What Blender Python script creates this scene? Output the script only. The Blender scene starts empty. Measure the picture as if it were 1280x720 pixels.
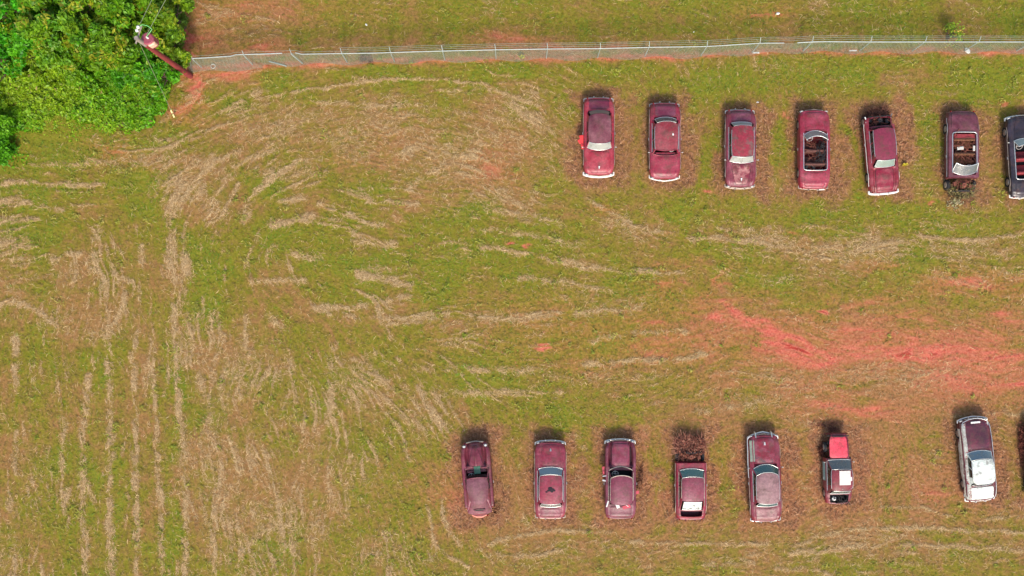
import bpy, math, random
import numpy as np
from mathutils import Vector, Matrix
random.seed(7); RNG = np.random.default_rng(11)
C = bpy.context.scene.collection
SC = bpy.context.scene
R = math.radians
S, H = 0.052, 58.0            # metres per photo pixel on the ground, camera height

# ------------------------------------------------------------------ camera, light, exposure
cam = bpy.data.objects.new('camera', bpy.data.cameras.new('camera'))
C.objects.link(cam); SC.camera = cam
cam.location = (0, 0, H); cam.rotation_euler = (0, 0, 0)
cam.data.sensor_width = 36; cam.data.lens = 36 * H / (1280 * S)
cam.data.clip_start = 0.5; cam.data.clip_end = 2000
SUN_EL, SUN_AZ = 43, 174      # azimuth clockwise from north (+y)
w = bpy.data.worlds.new('World'); SC.world = w; w.use_nodes = True
nt = w.node_tree; sky = nt.nodes.new('ShaderNodeTexSky'); sky.sky_type = 'NISHITA'
sky.sun_disc = False; sky.sun_elevation = R(SUN_EL); sky.sun_rotation = R(SUN_AZ)
sky.dust_density = 2.5; sky.air_density = 1.2; sky.ozone_density = 0.3
nt.links.new(sky.outputs[0], nt.nodes['Background'].inputs[0]); nt.nodes['Background'].inputs[1].default_value = 0.15
sd = bpy.data.lights.new('sun', 'SUN'); sd.energy = 2.05; sd.angle = R(10); sd.color = (1, 0.94, 0.84)
so = bpy.data.objects.new('sun', sd); C.objects.link(so)
d = Vector((math.sin(R(SUN_AZ)) * math.cos(R(SUN_EL)), math.cos(R(SUN_AZ)) * math.cos(R(SUN_EL)), math.sin(R(SUN_EL))))
so.rotation_euler = d.to_track_quat('Z', 'Y').to_euler(); so.location = (0, 0, 80)
SC.view_settings.view_transform = 'Standard'; SC.view_settings.look = 'None'
SC.view_settings.exposure = 0.84; SC.view_settings.gamma = 1

# ------------------------------------------------------------------ helpers
def lin(c):
    c = np.asarray(c, float) / 255.0
    return np.where(c <= 0.04045, c / 12.92, ((c + 0.055) / 1.055) ** 2.4)
def L3(c, k=1.0): return tuple(float(x) * k for x in lin(c)) + (1.0,)
def at(px, py, z=0.0):
    k = S * (H - z) / H
    return Vector(((px - 640) * k, (360 - py) * k, z))
def tag(o, label=None, cat=None, group=None, kind=None):
    if label: o['label'] = label
    if cat: o['category'] = cat
    if group: o['group'] = group
    if kind: o['kind'] = kind
    return o
def empty(name, loc, rz=0):
    o = bpy.data.objects.new(name, None); o.empty_display_size = 0.3
    o.location = loc; o.rotation_euler = (0, 0, rz); C.objects.link(o); return o
def mesh_np(name, V, F, mat, parent=None, col=None, smooth=False, attr='Col'):
    V = np.asarray(V, np.float32); F = np.asarray(F, np.int32)
    me = bpy.data.meshes.new(name); n, k = F.shape
    me.vertices.add(len(V)); me.vertices.foreach_set('co', V.ravel())
    me.loops.add(n * k); me.loops.foreach_set('vertex_index', F.ravel())
    me.polygons.add(n)
    me.polygons.foreach_set('loop_start', np.arange(0, n * k, k, dtype=np.int32))
    me.polygons.foreach_set('loop_total', np.full(n, k, np.int32))
    if smooth: me.polygons.foreach_set('use_smooth', np.ones(n, bool))
    me.update(calc_edges=True)
    if col is not None:
        a = me.color_attributes.new(attr, 'FLOAT_COLOR', 'POINT')
        a.data.foreach_set('color', np.asarray(col, np.float32).ravel())
    me.materials.append(mat)
    o = bpy.data.objects.new(name, me); C.objects.link(o)
    if parent: o.parent = parent
    return o
class MB:
    """collects shapes; build() links them as one mesh object"""
    def __init__(s): s.v = []; s.f = []; s.sm = []
    def add(s, vs, fs, sm=True):
        n = len(s.v); s.v += [tuple(v) for v in vs]
        s.f += [tuple(i + n for i in f) for f in fs]; s.sm += [sm] * len(fs)
    def grid(s, P, sm=True, skip=None, closed=False):
        n, m = len(P), len(P[0]); fs = []
        for i in range(n - 1):
            for j in range(m if closed else m - 1):
                if skip and skip(i, j): continue
                k = (j + 1) % m
                fs.append((i * m + j, i * m + k, (i + 1) * m + k, (i + 1) * m + j))
        s.add([p for r in P for p in r], fs, sm)
    def box(s, c, d, rz=0, rx=0, bev=0.0):
        M = Matrix.Rotation(rz, 3, 'Z') @ Matrix.Rotation(rx, 3, 'X'); c = Vector(c)
        x, y, z = d[0] / 2, d[1] / 2, d[2] / 2; b = bev
        if b <= 0:
            vs = [c + M @ Vector((sx * x, sy * y, sz * z)) for sz in (-1, 1) for sx, sy in ((-1, -1), (1, -1), (1, 1), (-1, 1))]
            fs = [(0, 3, 2, 1), (4, 5, 6, 7), (0, 1, 5, 4), (1, 2, 6, 5), (2, 3, 7, 6), (3, 0, 4, 7)]
            s.add(vs, fs, False); return
        def ring(ix, iy, zz):
            q = []
            for sx, sy in ((-1, -1), (1, -1), (1, 1), (-1, 1)):
                a, bb = (sx * ix, sy * (iy - b)), (sx * (ix - b), sy * iy)
                q += [a, bb] if sx * sy < 0 else [a, bb]
                if sx * sy < 0: pass
            pts = [(-ix, -iy + b), (-ix + b, -iy), (ix - b, -iy), (ix, -iy + b), (ix, iy - b), (ix - b, iy), (-ix + b, iy), (-ix, iy - b)]
            return [c + M @ Vector((p[0], p[1], zz)) for p in pts]
        rs = [ring(x - b, y - b, -z), ring(x, y, -z + b), ring(x, y, z - b), ring(x - b, y - b, z)]
        vs = [p for r in rs for p in r]; fs = []
        for i in range(3):
            for j in range(8): k = (j + 1) % 8; fs.append((i * 8 + j, i * 8 + k, i * 8 + 8 + k, i * 8 + 8 + j))
        fs.append(tuple(range(7, -1, -1))); fs.append(tuple(range(24, 32)))
        s.add(vs, fs, False)
    def tube(s, pts, r, n=6, cap=True, squash=1.0):
        pts = [Vector(p) for p in pts]; rr = r if isinstance(r, (list, tuple)) else [r] * len(pts)
        rings = []
        up = Vector((0, 0, 1))
        for i, p in enumerate(pts):
            t = (pts[min(i + 1, len(pts) - 1)] - pts[max(i - 1, 0)])
            if t.length < 1e-9: t = Vector((0, 0, 1))
            t.normalize(); a = t.cross(up)
            if a.length < 1e-3: a = t.cross(Vector((1, 0, 0)))
            a.normalize(); b = a.cross(t)
            rings.append([p + (a * math.cos(q) + b * math.sin(q) * squash) * rr[i] for q in [2 * math.pi * k / n for k in range(n)]])
        s.grid(rings, True, None, True)
        if cap:
            s.add(rings[0], [tuple(range(n))], False); s.add(rings[-1], [tuple(range(n - 1, -1, -1))], False)
    def ball(s, c, r, sc=(1, 1, 1), n=8):
        c = Vector(c)
        P = [[c + Vector((sc[0] * r * math.sin(a) * math.cos(b), sc[1] * r * math.sin(a) * math.sin(b), sc[2] * r * math.cos(a)))
              for b in [2 * math.pi * j / n for j in range(n)]] for a in [math.pi * i / 6 for i in range(7)]]
        s.grid(P, True, None, True)
    def disc(s, c, r0, r1, axis='x', half=0.1, n=20):
        P = []
        for (rr, h) in ((r0, -half), (r1, -half), (r1, half), (r0, half), (r0, -half)):
            ring = []
            for k in range(n):
                a = 2 * math.pi * k / n; u, v = rr * math.cos(a), rr * math.sin(a)
                ring.append((c[0] + h, c[1] + u, c[2] + v) if axis == 'x' else (c[0] + u, c[1] + v, c[2] + h))
            P.append(ring)
        s.grid(P, True, None, True)
    def build(s, name, mat, parent=None):
        me = bpy.data.meshes.new(name); me.from_pydata(s.v, [], s.f)
        me.polygons.foreach_set('use_smooth', s.sm); me.update(); me.materials.append(mat)
        o = bpy.data.objects.new(name, me); C.objects.link(o)
        if parent: o.parent = parent
        return o

# ------------------------------------------------------------------ materials
def nm(name):
    m = bpy.data.materials.new(name); m.use_nodes = True
    return m, m.node_tree.nodes, m.node_tree.links, m.node_tree.nodes['Principled BSDF']
def noise(ns, ls, scale, detail=4, rough=0.6, coord=None, dist=0.0):
    n = ns.new('ShaderNodeTexNoise'); n.inputs['Scale'].default_value = scale
    n.inputs['Detail'].default_value = detail; n.inputs['Roughness'].default_value = rough; n.inputs['Distortion'].default_value = dist
    if coord: ls.new(coord, n.inputs['Vector'])
    return n.outputs['Fac']
def ramp(ns, ls, src, a, b, va=0.0, vb=1.0):
    r = ns.new('ShaderNodeMapRange'); r.inputs[1].default_value = a; r.inputs[2].default_value = b
    r.inputs[3].default_value = va; r.inputs[4].default_value = vb; ls.new(src, r.inputs[0]); return r.outputs[0]
def mixc(ns, ls, fac, a, b, mode='MIX'):
    m = ns.new('ShaderNodeMix'); m.data_type = 'RGBA'; m.blend_type = mode
    for sock, val in ((m.inputs[0], fac), (m.inputs[6], a), (m.inputs[7], b)):
        if isinstance(val, (int, float)): sock.default_value = val
        elif isinstance(val, tuple): sock.default_value = val
        else: ls.new(val, sock)
    return m.outputs[2]
def math_(ns, ls, op, a, b=None):
    m = ns.new('ShaderNodeMath'); m.operation = op
    for sock, val in ((m.inputs[0], a), (m.inputs[1], b)):
        if val is None: continue
        if isinstance(val, (int, float)): sock.default_value = val
        else: ls.new(val, sock)
    return m.outputs[0]
PC = {}
def math_v(ns, ls, o):
    m = ns.new('ShaderNodeMapping'); m.inputs['Location'].default_value = (5.3, 9.1, 2.2); ls.new(o, m.inputs[0]); return m.outputs[0]
def paint(key, c1, c2, c3, f2=(0.4, 0.62), f3=(0.6, 0.72), s2=1.3, s3=3.0, rough=0.42, k=0.74, seed=0.0, coat=0.0):
    """weathered car paint: main colour, chalky faded colour, rust or primer spots"""
    if key in PC: return PC[key]
    m, ns, ls, p = nm(key); tc = ns.new('ShaderNodeTexCoord')
    mp = ns.new('ShaderNodeMapping'); mp.inputs['Location'].default_value = (seed * 3.7, seed * 1.9, seed); ls.new(tc.outputs['Object'], mp.inputs[0])
    o = mp.outputs[0]
    a = ramp(ns, ls, noise(ns, ls, s2, 5, 0.65, o, 0.4), *f2); b = ramp(ns, ls, noise(ns, ls, s3, 6, 0.7, o, 0.6), *f3)
    c = mixc(ns, ls, a, L3(c1, k), L3(c2, k)); c = mixc(ns, ls, b, c, L3(c3, k))
    c = mixc(ns, ls, ramp(ns, ls, noise(ns, ls, 2.1, 6, 0.7, math_v(ns, ls, o)), .48, .66, 0, .65), c, L3((96, 66, 52), .8))
    f = ramp(ns, ls, noise(ns, ls, 9, 6, 0.75, o), 0.3, 0.7, 0.62, 1.25)
    mm = ns.new('ShaderNodeCombineColor'); [ls.new(f, mm.inputs[i]) for i in range(3)]
    c = mixc(ns, ls, 1.0, c, mm.outputs[0], 'MULTIPLY'); ls.new(c, p.inputs['Base Color'])
    r = math_(ns, ls, 'ADD', math_(ns, ls, 'MULTIPLY', b, 0.35), rough); ls.new(r, p.inputs['Roughness'])
    if coat: p.inputs['Coat Weight'].default_value = coat; p.inputs['Coat Roughness'].default_value = 0.25
    bm = ns.new('ShaderNodeBump'); bm.inputs['Strength'].default_value = 0.5; bm.inputs['Distance'].default_value = 0.05
    ls.new(noise(ns, ls, 2.6, 5, 0.6, o, .8), bm.inputs['Height']); ls.new(bm.outputs[0], p.inputs['Normal'])
    PC[key] = m; return m
def simple(key, c, rough=0.6, metal=0.0, k=1.0, var=0.35, sc=9.0):
    if key in PC: return PC[key]
    m, ns, ls, p = nm(key); tc = ns.new('ShaderNodeTexCoord')
    f = ramp(ns, ls, noise(ns, ls, sc, 4, 0.65, tc.outputs['Object']), 0.3, 0.7)
    a = L3(c, k * (1 - var)); b = L3(c, k * (1 + var)); ls.new(mixc(ns, ls, f, a, b), p.inputs['Base Color'])
    p.inputs['Roughness'].default_value = rough; p.inputs['Metallic'].default_value = metal
    PC[key] = m; return m
def attrmat(key, rough=0.8, trans=0.0, spec=0.25, k=1.0):
    if key in PC: return PC[key]
    m, ns, ls, p = nm(key); a = ns.new('ShaderNodeAttribute'); a.attribute_name = 'Col'
    ls.new(a.outputs['Color'], p.inputs['Base Color']); p.inputs['Roughness'].default_value = rough
    p.inputs['Specular IOR Level'].default_value = spec
    if trans:
        t = ns.new('ShaderNodeBsdfTranslucent'); ls.new(a.outputs['Color'], t.inputs[0])
        mx = ns.new('ShaderNodeMixShader'); mx.inputs[0].default_value = trans
        ls.new(p.outputs[0], mx.inputs[1]); ls.new(t.outputs[0], mx.inputs[2])
        ls.new(mx.outputs[0], ns['Material Output'].inputs[0])
    PC[key] = m; return m
def glass(key, c, opaque=0.75, rough=0.12, dust=(120, 115, 100), dustf=(0.5, 0.75)):
    if key in PC: return PC[key]
    m, ns, ls, p = nm(key); tc = ns.new('ShaderNodeTexCoord')
    f = ramp(ns, ls, noise(ns, ls, 3.5, 5, 0.65, tc.outputs['Object'], 0.5), *dustf)
    ls.new(mixc(ns, ls, f, L3(c), L3(dust, 0.7)), p.inputs['Base Color'])
    ls.new(ramp(ns, ls, f, 0, 1, rough, 0.6), p.inputs['Roughness']); p.inputs['IOR'].default_value = 1.52
    p.inputs['Specular IOR Level'].default_value = 0.8
    t = ns.new('ShaderNodeBsdfTransparent'); t.inputs[0].default_value = (0.75, 0.9, 0.85, 1)
    mx = ns.new('ShaderNodeMixShader')
    ls.new(ramp(ns, ls, f, 0, 1, opaque, 0.97), mx.inputs[0]); ls.new(t.outputs[0], mx.inputs[1]); ls.new(p.outputs[0], mx.inputs[2])
    ls.new(mx.outputs[0], ns['Material Output'].inputs[0]); PC[key] = m; return m

# ------------------------------------------------------------------ ground masks
ST = 1.25
fx = np.arange(-80, 1361, ST); fy = np.arange(-80, 801, ST)
NX, NY = len(fx), len(fy)
PX, PY = np.meshgrid(fx, fy)          # photo pixels on the ground plane
def vnoise(shape, cell, seed):
    r = np.random.default_rng(seed); h, w_ = shape
    if not isinstance(cell, tuple): cell = (cell, cell)
    gh, gw = int(h / cell[1]) + 3, int(w_ / cell[0]) + 3
    g = r.random((gh, gw)); y = np.arange(h) / cell[1]; x = np.arange(w_) / cell[0]
    yi = y.astype(int); xi = x.astype(int); fy_ = y - yi; fx_ = x - xi
    fy_ = fy_ * fy_ * (3 - 2 * fy_); fx_ = fx_ * fx_ * (3 - 2 * fx_)
    a = g[np.ix_(yi, xi)]; b = g[np.ix_(yi, xi + 1)]; c = g[np.ix_(yi + 1, xi)]; d_ = g[np.ix_(yi + 1, xi + 1)]
    X = fx_[None, :]; Y = fy_[:, None]
    return (a * (1 - X) + b * X) * (1 - Y) + (c * (1 - X) + d_ * X) * Y
def fbm(cell, seed, octv=4, pers=0.55):
    if not isinstance(cell, tuple): cell = (cell, cell)
    t = 0; amp = 1; tot = 0
    for i in range(octv):
        cc = (max(cell[0] / 2 ** i, 1.01), max(cell[1] / 2 ** i, 1.01))
        t = t + amp * vnoise((NY, NX), cc, seed + i * 17); tot += amp; amp *= pers
    return t / tot
WX = PX + (fbm(26, 1) - 0.5) * 50 + (fbm(7, 5, 3) - 0.5) * 14       # warped coordinates: ragged patch edges
WY = PY + (fbm(26, 2) - 0.5) * 40 + (fbm(7, 6, 3) - 0.5) * 12
SX = PX + (fbm(14, 31, 3) - 0.5) * 8; SY = PY + (fbm(14, 32, 3) - 0.5) * 8
def blobs(L, WX=None, WY=None):
    m = np.zeros((NY, NX)); WX = globals()['WX'] if WX is None else WX; WY = globals()['WY'] if WY is None else WY
    for b in L:
        cx, cy, rx, ry, amp = b[:5]; rot = R(b[5]) if len(b) > 5 else 0
        dx, dy = WX - cx, WY - cy
        u = (dx * math.cos(rot) + dy * math.sin(rot)) / rx; v = (-dx * math.sin(rot) + dy * math.cos(rot)) / ry
        m = np.maximum(m, amp * np.exp(-(u * u + v * v) * 0.9))
    return m
def strokes(L):
    m = np.zeros((NY, NX))
    for pts, wd, amp in L:
        xs = [p[0] for p in pts]; ys = [p[1] for p in pts]; pad = wd * 3 + 8
        i0 = max(int((min(xs) - pad + 80) / ST), 0); i1 = min(int((max(xs) + pad + 80) / ST) + 1, NX)
        j0 = max(int((min(ys) - pad + 80) / ST), 0); j1 = min(int((max(ys) + pad + 80) / ST) + 1, NY)
        if i1 <= i0 or j1 <= j0: continue
        X = SX[j0:j1, i0:i1]; Y = SY[j0:j1, i0:i1]; D = np.full(X.shape, 1e9)
        for (a, b) in zip(pts[:-1], pts[1:]):
            ax, ay = a; bx, by = b; l2 = (bx - ax) ** 2 + (by - ay) ** 2 + 1e-6
            t = np.clip(((X - ax) * (bx - ax) + (Y - ay) * (by - ay)) / l2, 0, 1)
            D = np.minimum(D, np.hypot(X - ax - t * (bx - ax), Y - ay - t * (by - ay)))
        m[j0:j1, i0:i1] = np.maximum(m[j0:j1, i0:i1], amp * np.exp(-(D / wd) ** 2))
    return m
# direction in which the mown hay lies (x, y, degrees; 0 = along x, 90 = along y)
FLOW = [(20, 460, 90), (110, 500, 90), (170, 560, 90), (230, 560, 92), (20, 660, 90), (220, 700, 90), (100, 380, 100), (40, 260, 5), (110, 240, 10),
        (30, 320, 170), (130, 320, 80), (220, 330, 95), (290, 250, 120), (260, 300, 115), (330, 200, 150), (300, 140, 155), (400, 120, 170), (500, 105, 178),
        (600, 115, 10), (670, 150, 35), (480, 170, 5), (560, 180, 5), (440, 270, 20), (520, 300, 5), (330, 400, 60), (300, 470, 100), (330, 560, 80), (400, 600, 95),
        (470, 640, 90), (540, 520, 70), (545, 650, 75), (440, 420, 60), (540, 390, 170), (500, 470, 40), (640, 320, 12), (760, 330, 8), (700, 450, 175),
        (850, 440, 172), (850, 300, 3), (1000, 300, 2), (1200, 300, 178), (1000, 420, 12), (1150, 440, 175), (1270, 420, 3), (1000, 520, 178), (1200, 500, 2),
        (700, 690, 172), (900, 690, 178), (1050, 670, 168), (1200, 670, 3), (640, 620, 60), (340, 690, 85), (900, 200, 90), (1000, 200, 90), (780, 180, 85),
        (700, 30, 2), (300, 30, 5), (1100, 30, 0), (850, 600, 90), (1100, 590, 85), (740, 250, 10)]
cs = np.zeros((NY, NX)); sn = np.zeros((NY, NX))
for x, y, a in FLOW:
    wgt = 1 / (((PX - x) ** 2 + (PY - y) ** 2) + 900) ** 1.6
    cs += wgt * math.cos(2 * R(a)); sn += wgt * math.sin(2 * R(a))
ANG = 0.5 * np.arctan2(sn, cs) + (fbm(22, 40, 3) - 0.5) * 1.5
def lic(steps, seed, cell=1.4):
    src = vnoise((NY, NX), cell, seed); acc = src.copy(); n = 1
    jj, ii = np.meshgrid(np.arange(NY), np.arange(NX), indexing='ij')
    for sgn in (1, -1):
        x = ii.astype(float); y = jj.astype(float); pdx = np.cos(ANG) * sgn; pdy = np.sin(ANG) * sgn
        for k in range(steps):
            x = x + pdx; y = y + pdy
            xi = np.clip(x.astype(int), 0, NX - 1); yi = np.clip(y.astype(int), 0, NY - 1)
            a = ANG[yi, xi]; qx, qy = np.cos(a), np.sin(a); fl = np.sign(qx * pdx + qy * pdy); pdx, pdy = qx * fl, qy * fl
            acc += src[yi, xi]; n += 1
    acc /= n; acc = (acc - acc.mean()) / acc.std(); return acc
LA = lic(9, 50, 1.5); LB = lic(22, 51, 3.0); LC = lic(5, 52, 1.05)

# straw left in windrows and matted patches
STRAW_LINES = [
 ([(169, 425), (168, 520), (170, 600), (171, 725)], 3.0, 1.0), ([(190, 432), (195, 530), (200, 620), (203, 725)], 3.0, .95), ([(217, 380), (220, 450), (225, 520), (231, 610), (232, 725)], 3.4, 1.0),
 ([(135, 455), (138, 540), (136, 640), (140, 725)], 4.2, 1.0), ([(110, 470), (104, 545), (103, 640), (107, 712)], 4, .9), ([(78, 520), (79, 640)], 4, .7), ([(20, 418), (19, 492)], 4, .8),
 ([(42, 455), (43, 495)], 4, .8), ([(20, 540), (20, 590)], 3, .8), ([(10, 620), (12, 650)], 4, .7), ([(307, 395), (308, 437)], 3, .7), ([(331, 565), (348, 628), (355, 680)], 3, .6),
 ([(267, 640), (266, 725)], 4, .6), ([(365, 640), (367, 725)], 3, .5), ([(155, 368), (152, 392), (135, 412)], 3.5, .9), ([(65, 325), (85, 317), (101, 316)], 3, .8), ([(115, 317), (124, 335), (130, 352)], 4, .8),
 ([(0, 381), (26, 379), (52, 391), (70, 405)], 3, .9), ([(0, 228), (60, 229), (128, 231)], 2.6, .7), ([(0, 253), (30, 252), (78, 262)], 3.2, .8), ([(0, 278), (48, 275)], 3.2, .8), ([(0, 305), (32, 300)], 3.5, .7),
 ([(30, 205), (90, 205), (180, 203)], 3, .5), ([(142, 336), (150, 346), (164, 352)], 4, .7), ([(175, 310), (178, 330)], 4, .5), ([(212, 300), (215, 330)], 5, .9), ([(232, 320), (236, 345)], 6, .8), ([(226, 378), (215, 400)], 4, .9),
 ([(283, 133), (300, 127), (375, 114), (420, 107), (470, 101), (535, 98), (580, 101), (610, 108)], 1.5, .8), ([(538, 118), (575, 112), (620, 113), (660, 126)], 2.2, .7), ([(395, 130), (430, 130), (470, 134), (520, 133)], 2.6, .6),
 ([(249, 225), (262, 205), (285, 195), (300, 190)], 3.2, .95), ([(288, 212), (305, 200), (330, 190), (345, 187)], 3.2, .95), ([(267, 252), (280, 228), (296, 205)], 3, .6), ([(268, 277), (282, 262), (290, 247), (298, 228)], 2.6, .8),
 ([(305, 275), (312, 250), (330, 232), (340, 215)], 4, .8), ([(330, 232), (352, 214), (372, 204), (400, 199)], 3, .8), ([(350, 254), (380, 247)], 3.2, .8), ([(340, 280), (365, 276), (390, 270)], 5, .9),
 ([(400, 255), (425, 266), (450, 276), (478, 281)], 3, .95), ([(462, 250), (520, 254)], 3, .6), ([(446, 300), (475, 303), (490, 305)], 5, .8), ([(505, 190), (520, 186)], 4, .7), ([(512, 235), (522, 225)], 4, .7),
 ([(370, 318), (395, 322)], 5, .7), ([(448, 344), (485, 350), (510, 357)], 5, .9), ([(315, 352), (350, 350), (380, 352)], 4, .7), ([(390, 385), (430, 385), (480, 377), (512, 370)], 3.5, .85), ([(410, 390), (450, 396), (500, 398), (560, 392)], 3, .6),
 ([(340, 395), (350, 412)], 6, .6), ([(418, 430), (412, 470), (414, 530)], 4, .75), ([(440, 450), (470, 445), (495, 455)], 3, .7), ([(480, 405), (520, 402), (560, 395)], 2.6, .5),
 ([(519, 480), (530, 505), (540, 515), (552, 535)], 2.2, .9), ([(534, 623), (538, 660), (545, 682), (560, 695), (585, 708)], 2.2, .8), ([(553, 625), (558, 660), (572, 680)], 3, .6), ([(500, 540), (512, 575)], 3, .5),
 ([(600, 308), (640, 313), (690, 324), (730, 334), (790, 338), (850, 341)], 3, .95), ([(590, 288), (640, 290), (700, 300)], 3, .55), ([(650, 347), (700, 352), (760, 362)], 4, .6), ([(600, 395), (640, 398), (700, 392)], 4, .6),
 ([(720, 390), (760, 388), (800, 382)], 4, .55), ([(730, 455), (790, 452), (850, 447), (890, 441)], 3.4, .75), ([(520, 460), (600, 462), (680, 462)], 4, .6), ([(540, 492), (620, 490), (700, 492)], 4, .5), ([(740, 425), (790, 415), (860, 415)], 3.5, .55),
 ([(600, 686), (633, 671), (687, 664), (735, 664)], 2.0, .8), ([(610, 694), (700, 690)], 3, .5), ([(790, 677), (860, 679), (960, 680)], 2, .75), ([(993, 682), (1027, 670), (1067, 662), (1143, 657), (1210, 662), (1285, 667)], 2.2, .95),
 ([(985, 692), (1073, 682), (1160, 680), (1285, 688)], 2.3, .85), ([(970, 712), (1020, 710), (1040, 722)], 2.2, .7), ([(880, 705), (940, 703)], 3, .6), ([(1100, 633), (1150, 634), (1190, 645)], 2, .6), ([(1225, 650), (1285, 645)], 2.2, .6),
 ([(860, 297), (925, 300), (950, 299)], 3, .8), ([(900, 287), (940, 287)], 2, .6), ([(1150, 296), (1220, 299), (1285, 293)], 2.5, .7), ([(730, 248), (760, 265), (790, 283), (830, 290)], 2.6, .6), ([(620, 262), (660, 270), (700, 280)], 4, .5),
 ([(640, 130), (665, 150), (690, 165)], 5, .5), ([(870, 515), (940, 505)], 3, .4), ([(1190, 520), (1285, 515)], 3, .45), ([(300, 690), (330, 665), (370, 650)], 3, .5), ([(250, 470), (262, 500), (258, 540)], 4, .6), ([(285, 455), (275, 480), (280, 510)], 3, .6)]
STRAW_BLOBS = [(228, 235, 26, 26, 1.0), (240, 205, 45, 20, .8), (195, 195, 60, 18, .55), (258, 255, 18, 22, .6), (222, 345, 13, 30, .75), (360, 150, 70, 28, .6), (320, 160, 40, 22, .5), (430, 180, 70, 22, .55), (500, 150, 100, 32, .5),
 (560, 190, 80, 45, .55), (640, 160, 50, 45, .55), (365, 222, 26, 12, .7), (610, 250, 70, 22, .5), (250, 440, 45, 26, .6), (300, 470, 60, 45, .55), (345, 470, 40, 30, .4), (450, 490, 45, 35, .6), (280, 600, 60, 80, .5), (330, 660, 80, 45, .55),
 (420, 600, 60, 60, .4), (480, 690, 60, 30, .5), (380, 540, 60, 40, .35), (90, 340, 30, 22, .45), (100, 400, 70, 22, .45), (20, 350, 40, 30, .35), (240, 410, 35, 22, .55), (1060, 305, 90, 17, .95), (970, 303, 50, 13, .8), (1190, 315, 30, 10, .6), (1240, 310, 60, 12, .5),
 (800, 288, 45, 12, .6, 10), (1060, 335, 50, 10, .5), (990, 345, 60, 9, .35), (1180, 350, 60, 8, .45), (620, 400, 60, 14, .35), (760, 375, 50, 12, .4), (750, 475, 80, 12, .3), (520, 510, 30, 45, .4), (1100, 470, 150, 20, .45), (950, 495, 90, 18, .3),
 (1060, 690, 220, 25, .3), (760, 690, 160, 20, .25), (40, 600, 16, 60, .3), (10, 690, 30, 40, .5), (1000, 85, 80, 10, .2), (700, 180, 30, 50, .4), (1150, 190, 20, 40, .15), (560, 320, 40, 14, .25), (480, 340, 60, 12, .3)]
straw_low = blobs(STRAW_BLOBS); straw_lin = strokes(STRAW_LINES)
# green growth
GREEN = [(100, 180, 110, 12, 1.5), (70, 198, 90, 16, .8), (150, 225, 45, 22, .9), (60, 240, 90, 10, .6), (40, 290, 70, 12, .6), (170, 260, 30, 25, .6), (120, 290, 60, 26, .55), (355, 100, 22, 14, .9), (280, 120, 40, 18, .6), (480, 95, 60, 8, .5), (640, 90, 40, 10, .9), (700, 120, 25, 35, .6),
 (760, 85, 120, 14, .75), (900, 100, 90, 25, .8), (1010, 140, 22, 18, 1.2), (1130, 85, 150, 14, .8), (1240, 110, 60, 30, .9), (1150, 150, 14, 60, .8), (970, 190, 10, 50, .7), (880, 190, 10, 50, .4), (450, 235, 40, 18, .9), (330, 240, 22, 16, .9), (380, 300, 80, 22, .55),
 (430, 330, 60, 18, .8), (250, 330, 30, 26, .7), (265, 380, 30, 24, .5), (600, 330, 60, 26, .75), (580, 270, 60, 18, .6), (650, 300, 70, 18, .5), (560, 360, 40, 26, .6), (620, 470, 60, 30, .7), (640, 490, 18, 12, .9), (690, 520, 12, 20, .8), (780, 510, 20, 26, .7),
 (500, 430, 50, 22, .5), (400, 470, 30, 16, .6), (330, 480, 22, 18, .7), (220, 500, 8, 26, .9), (60, 580, 18, 16, .9), (110, 580, 14, 20, .9), (60, 660, 40, 60, .55), (150, 640, 12, 80, .7), (180, 650, 10, 80, .7), (215, 640, 10, 80, .8), (120, 450, 60, 40, .5),
 (470, 600, 40, 40, .55), (500, 560, 30, 26, .6), (340, 680, 18, 16, .8), (560, 690, 60, 20, .4), (680, 700, 50, 14, .5), (730, 590, 10, 40, .5), (655, 650, 16, 8, 1.0), (820, 590, 10, 40, .6), (905, 610, 14, 50, .8), (1000, 610, 12, 40, .4), (1270, 600, 10, 25, .7),
 (900, 315, 60, 14, .8), (1000, 270, 130, 22, .6), (1180, 270, 90, 22, .7), (1150, 335, 40, 16, 1.0), (940, 350, 50, 14, .7), (1000, 375, 40, 8, .7), (1220, 345, 50, 16, .5), (1240, 370, 25, 12, .6), (1060, 365, 60, 8, .5), (860, 370, 60, 14, .4), (790, 350, 60, 16, .5),
 (900, 450, 30, 10, .5), (760, 430, 40, 12, .4), (860, 480, 60, 14, .4), (1080, 500, 30, 6, .5), (1150, 560, 40, 16, .3), (1040, 700, 60, 10, .5), (1180, 672, 40, 6, .6), (1100, 710, 120, 10, .4), (960, 690, 60, 10, .3), (850, 40, 30, 16, .6), (800, 30, 80, 20, .45), (940, 20, 90, 22, .6),
 (1120, 15, 120, 18, .7), (1260, 15, 60, 20, .9), (1080, 45, 30, 6, .8), (380, 40, 16, 10, .6), (560, 20, 80, 18, .4), (500, 25, 60, 22, .3), (1150, 700, 100, 12, .4), (440, 370, 60, 14, .5), (545, 560, 30, 26, .4)]
grn_lo = blobs(GREEN)
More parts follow.
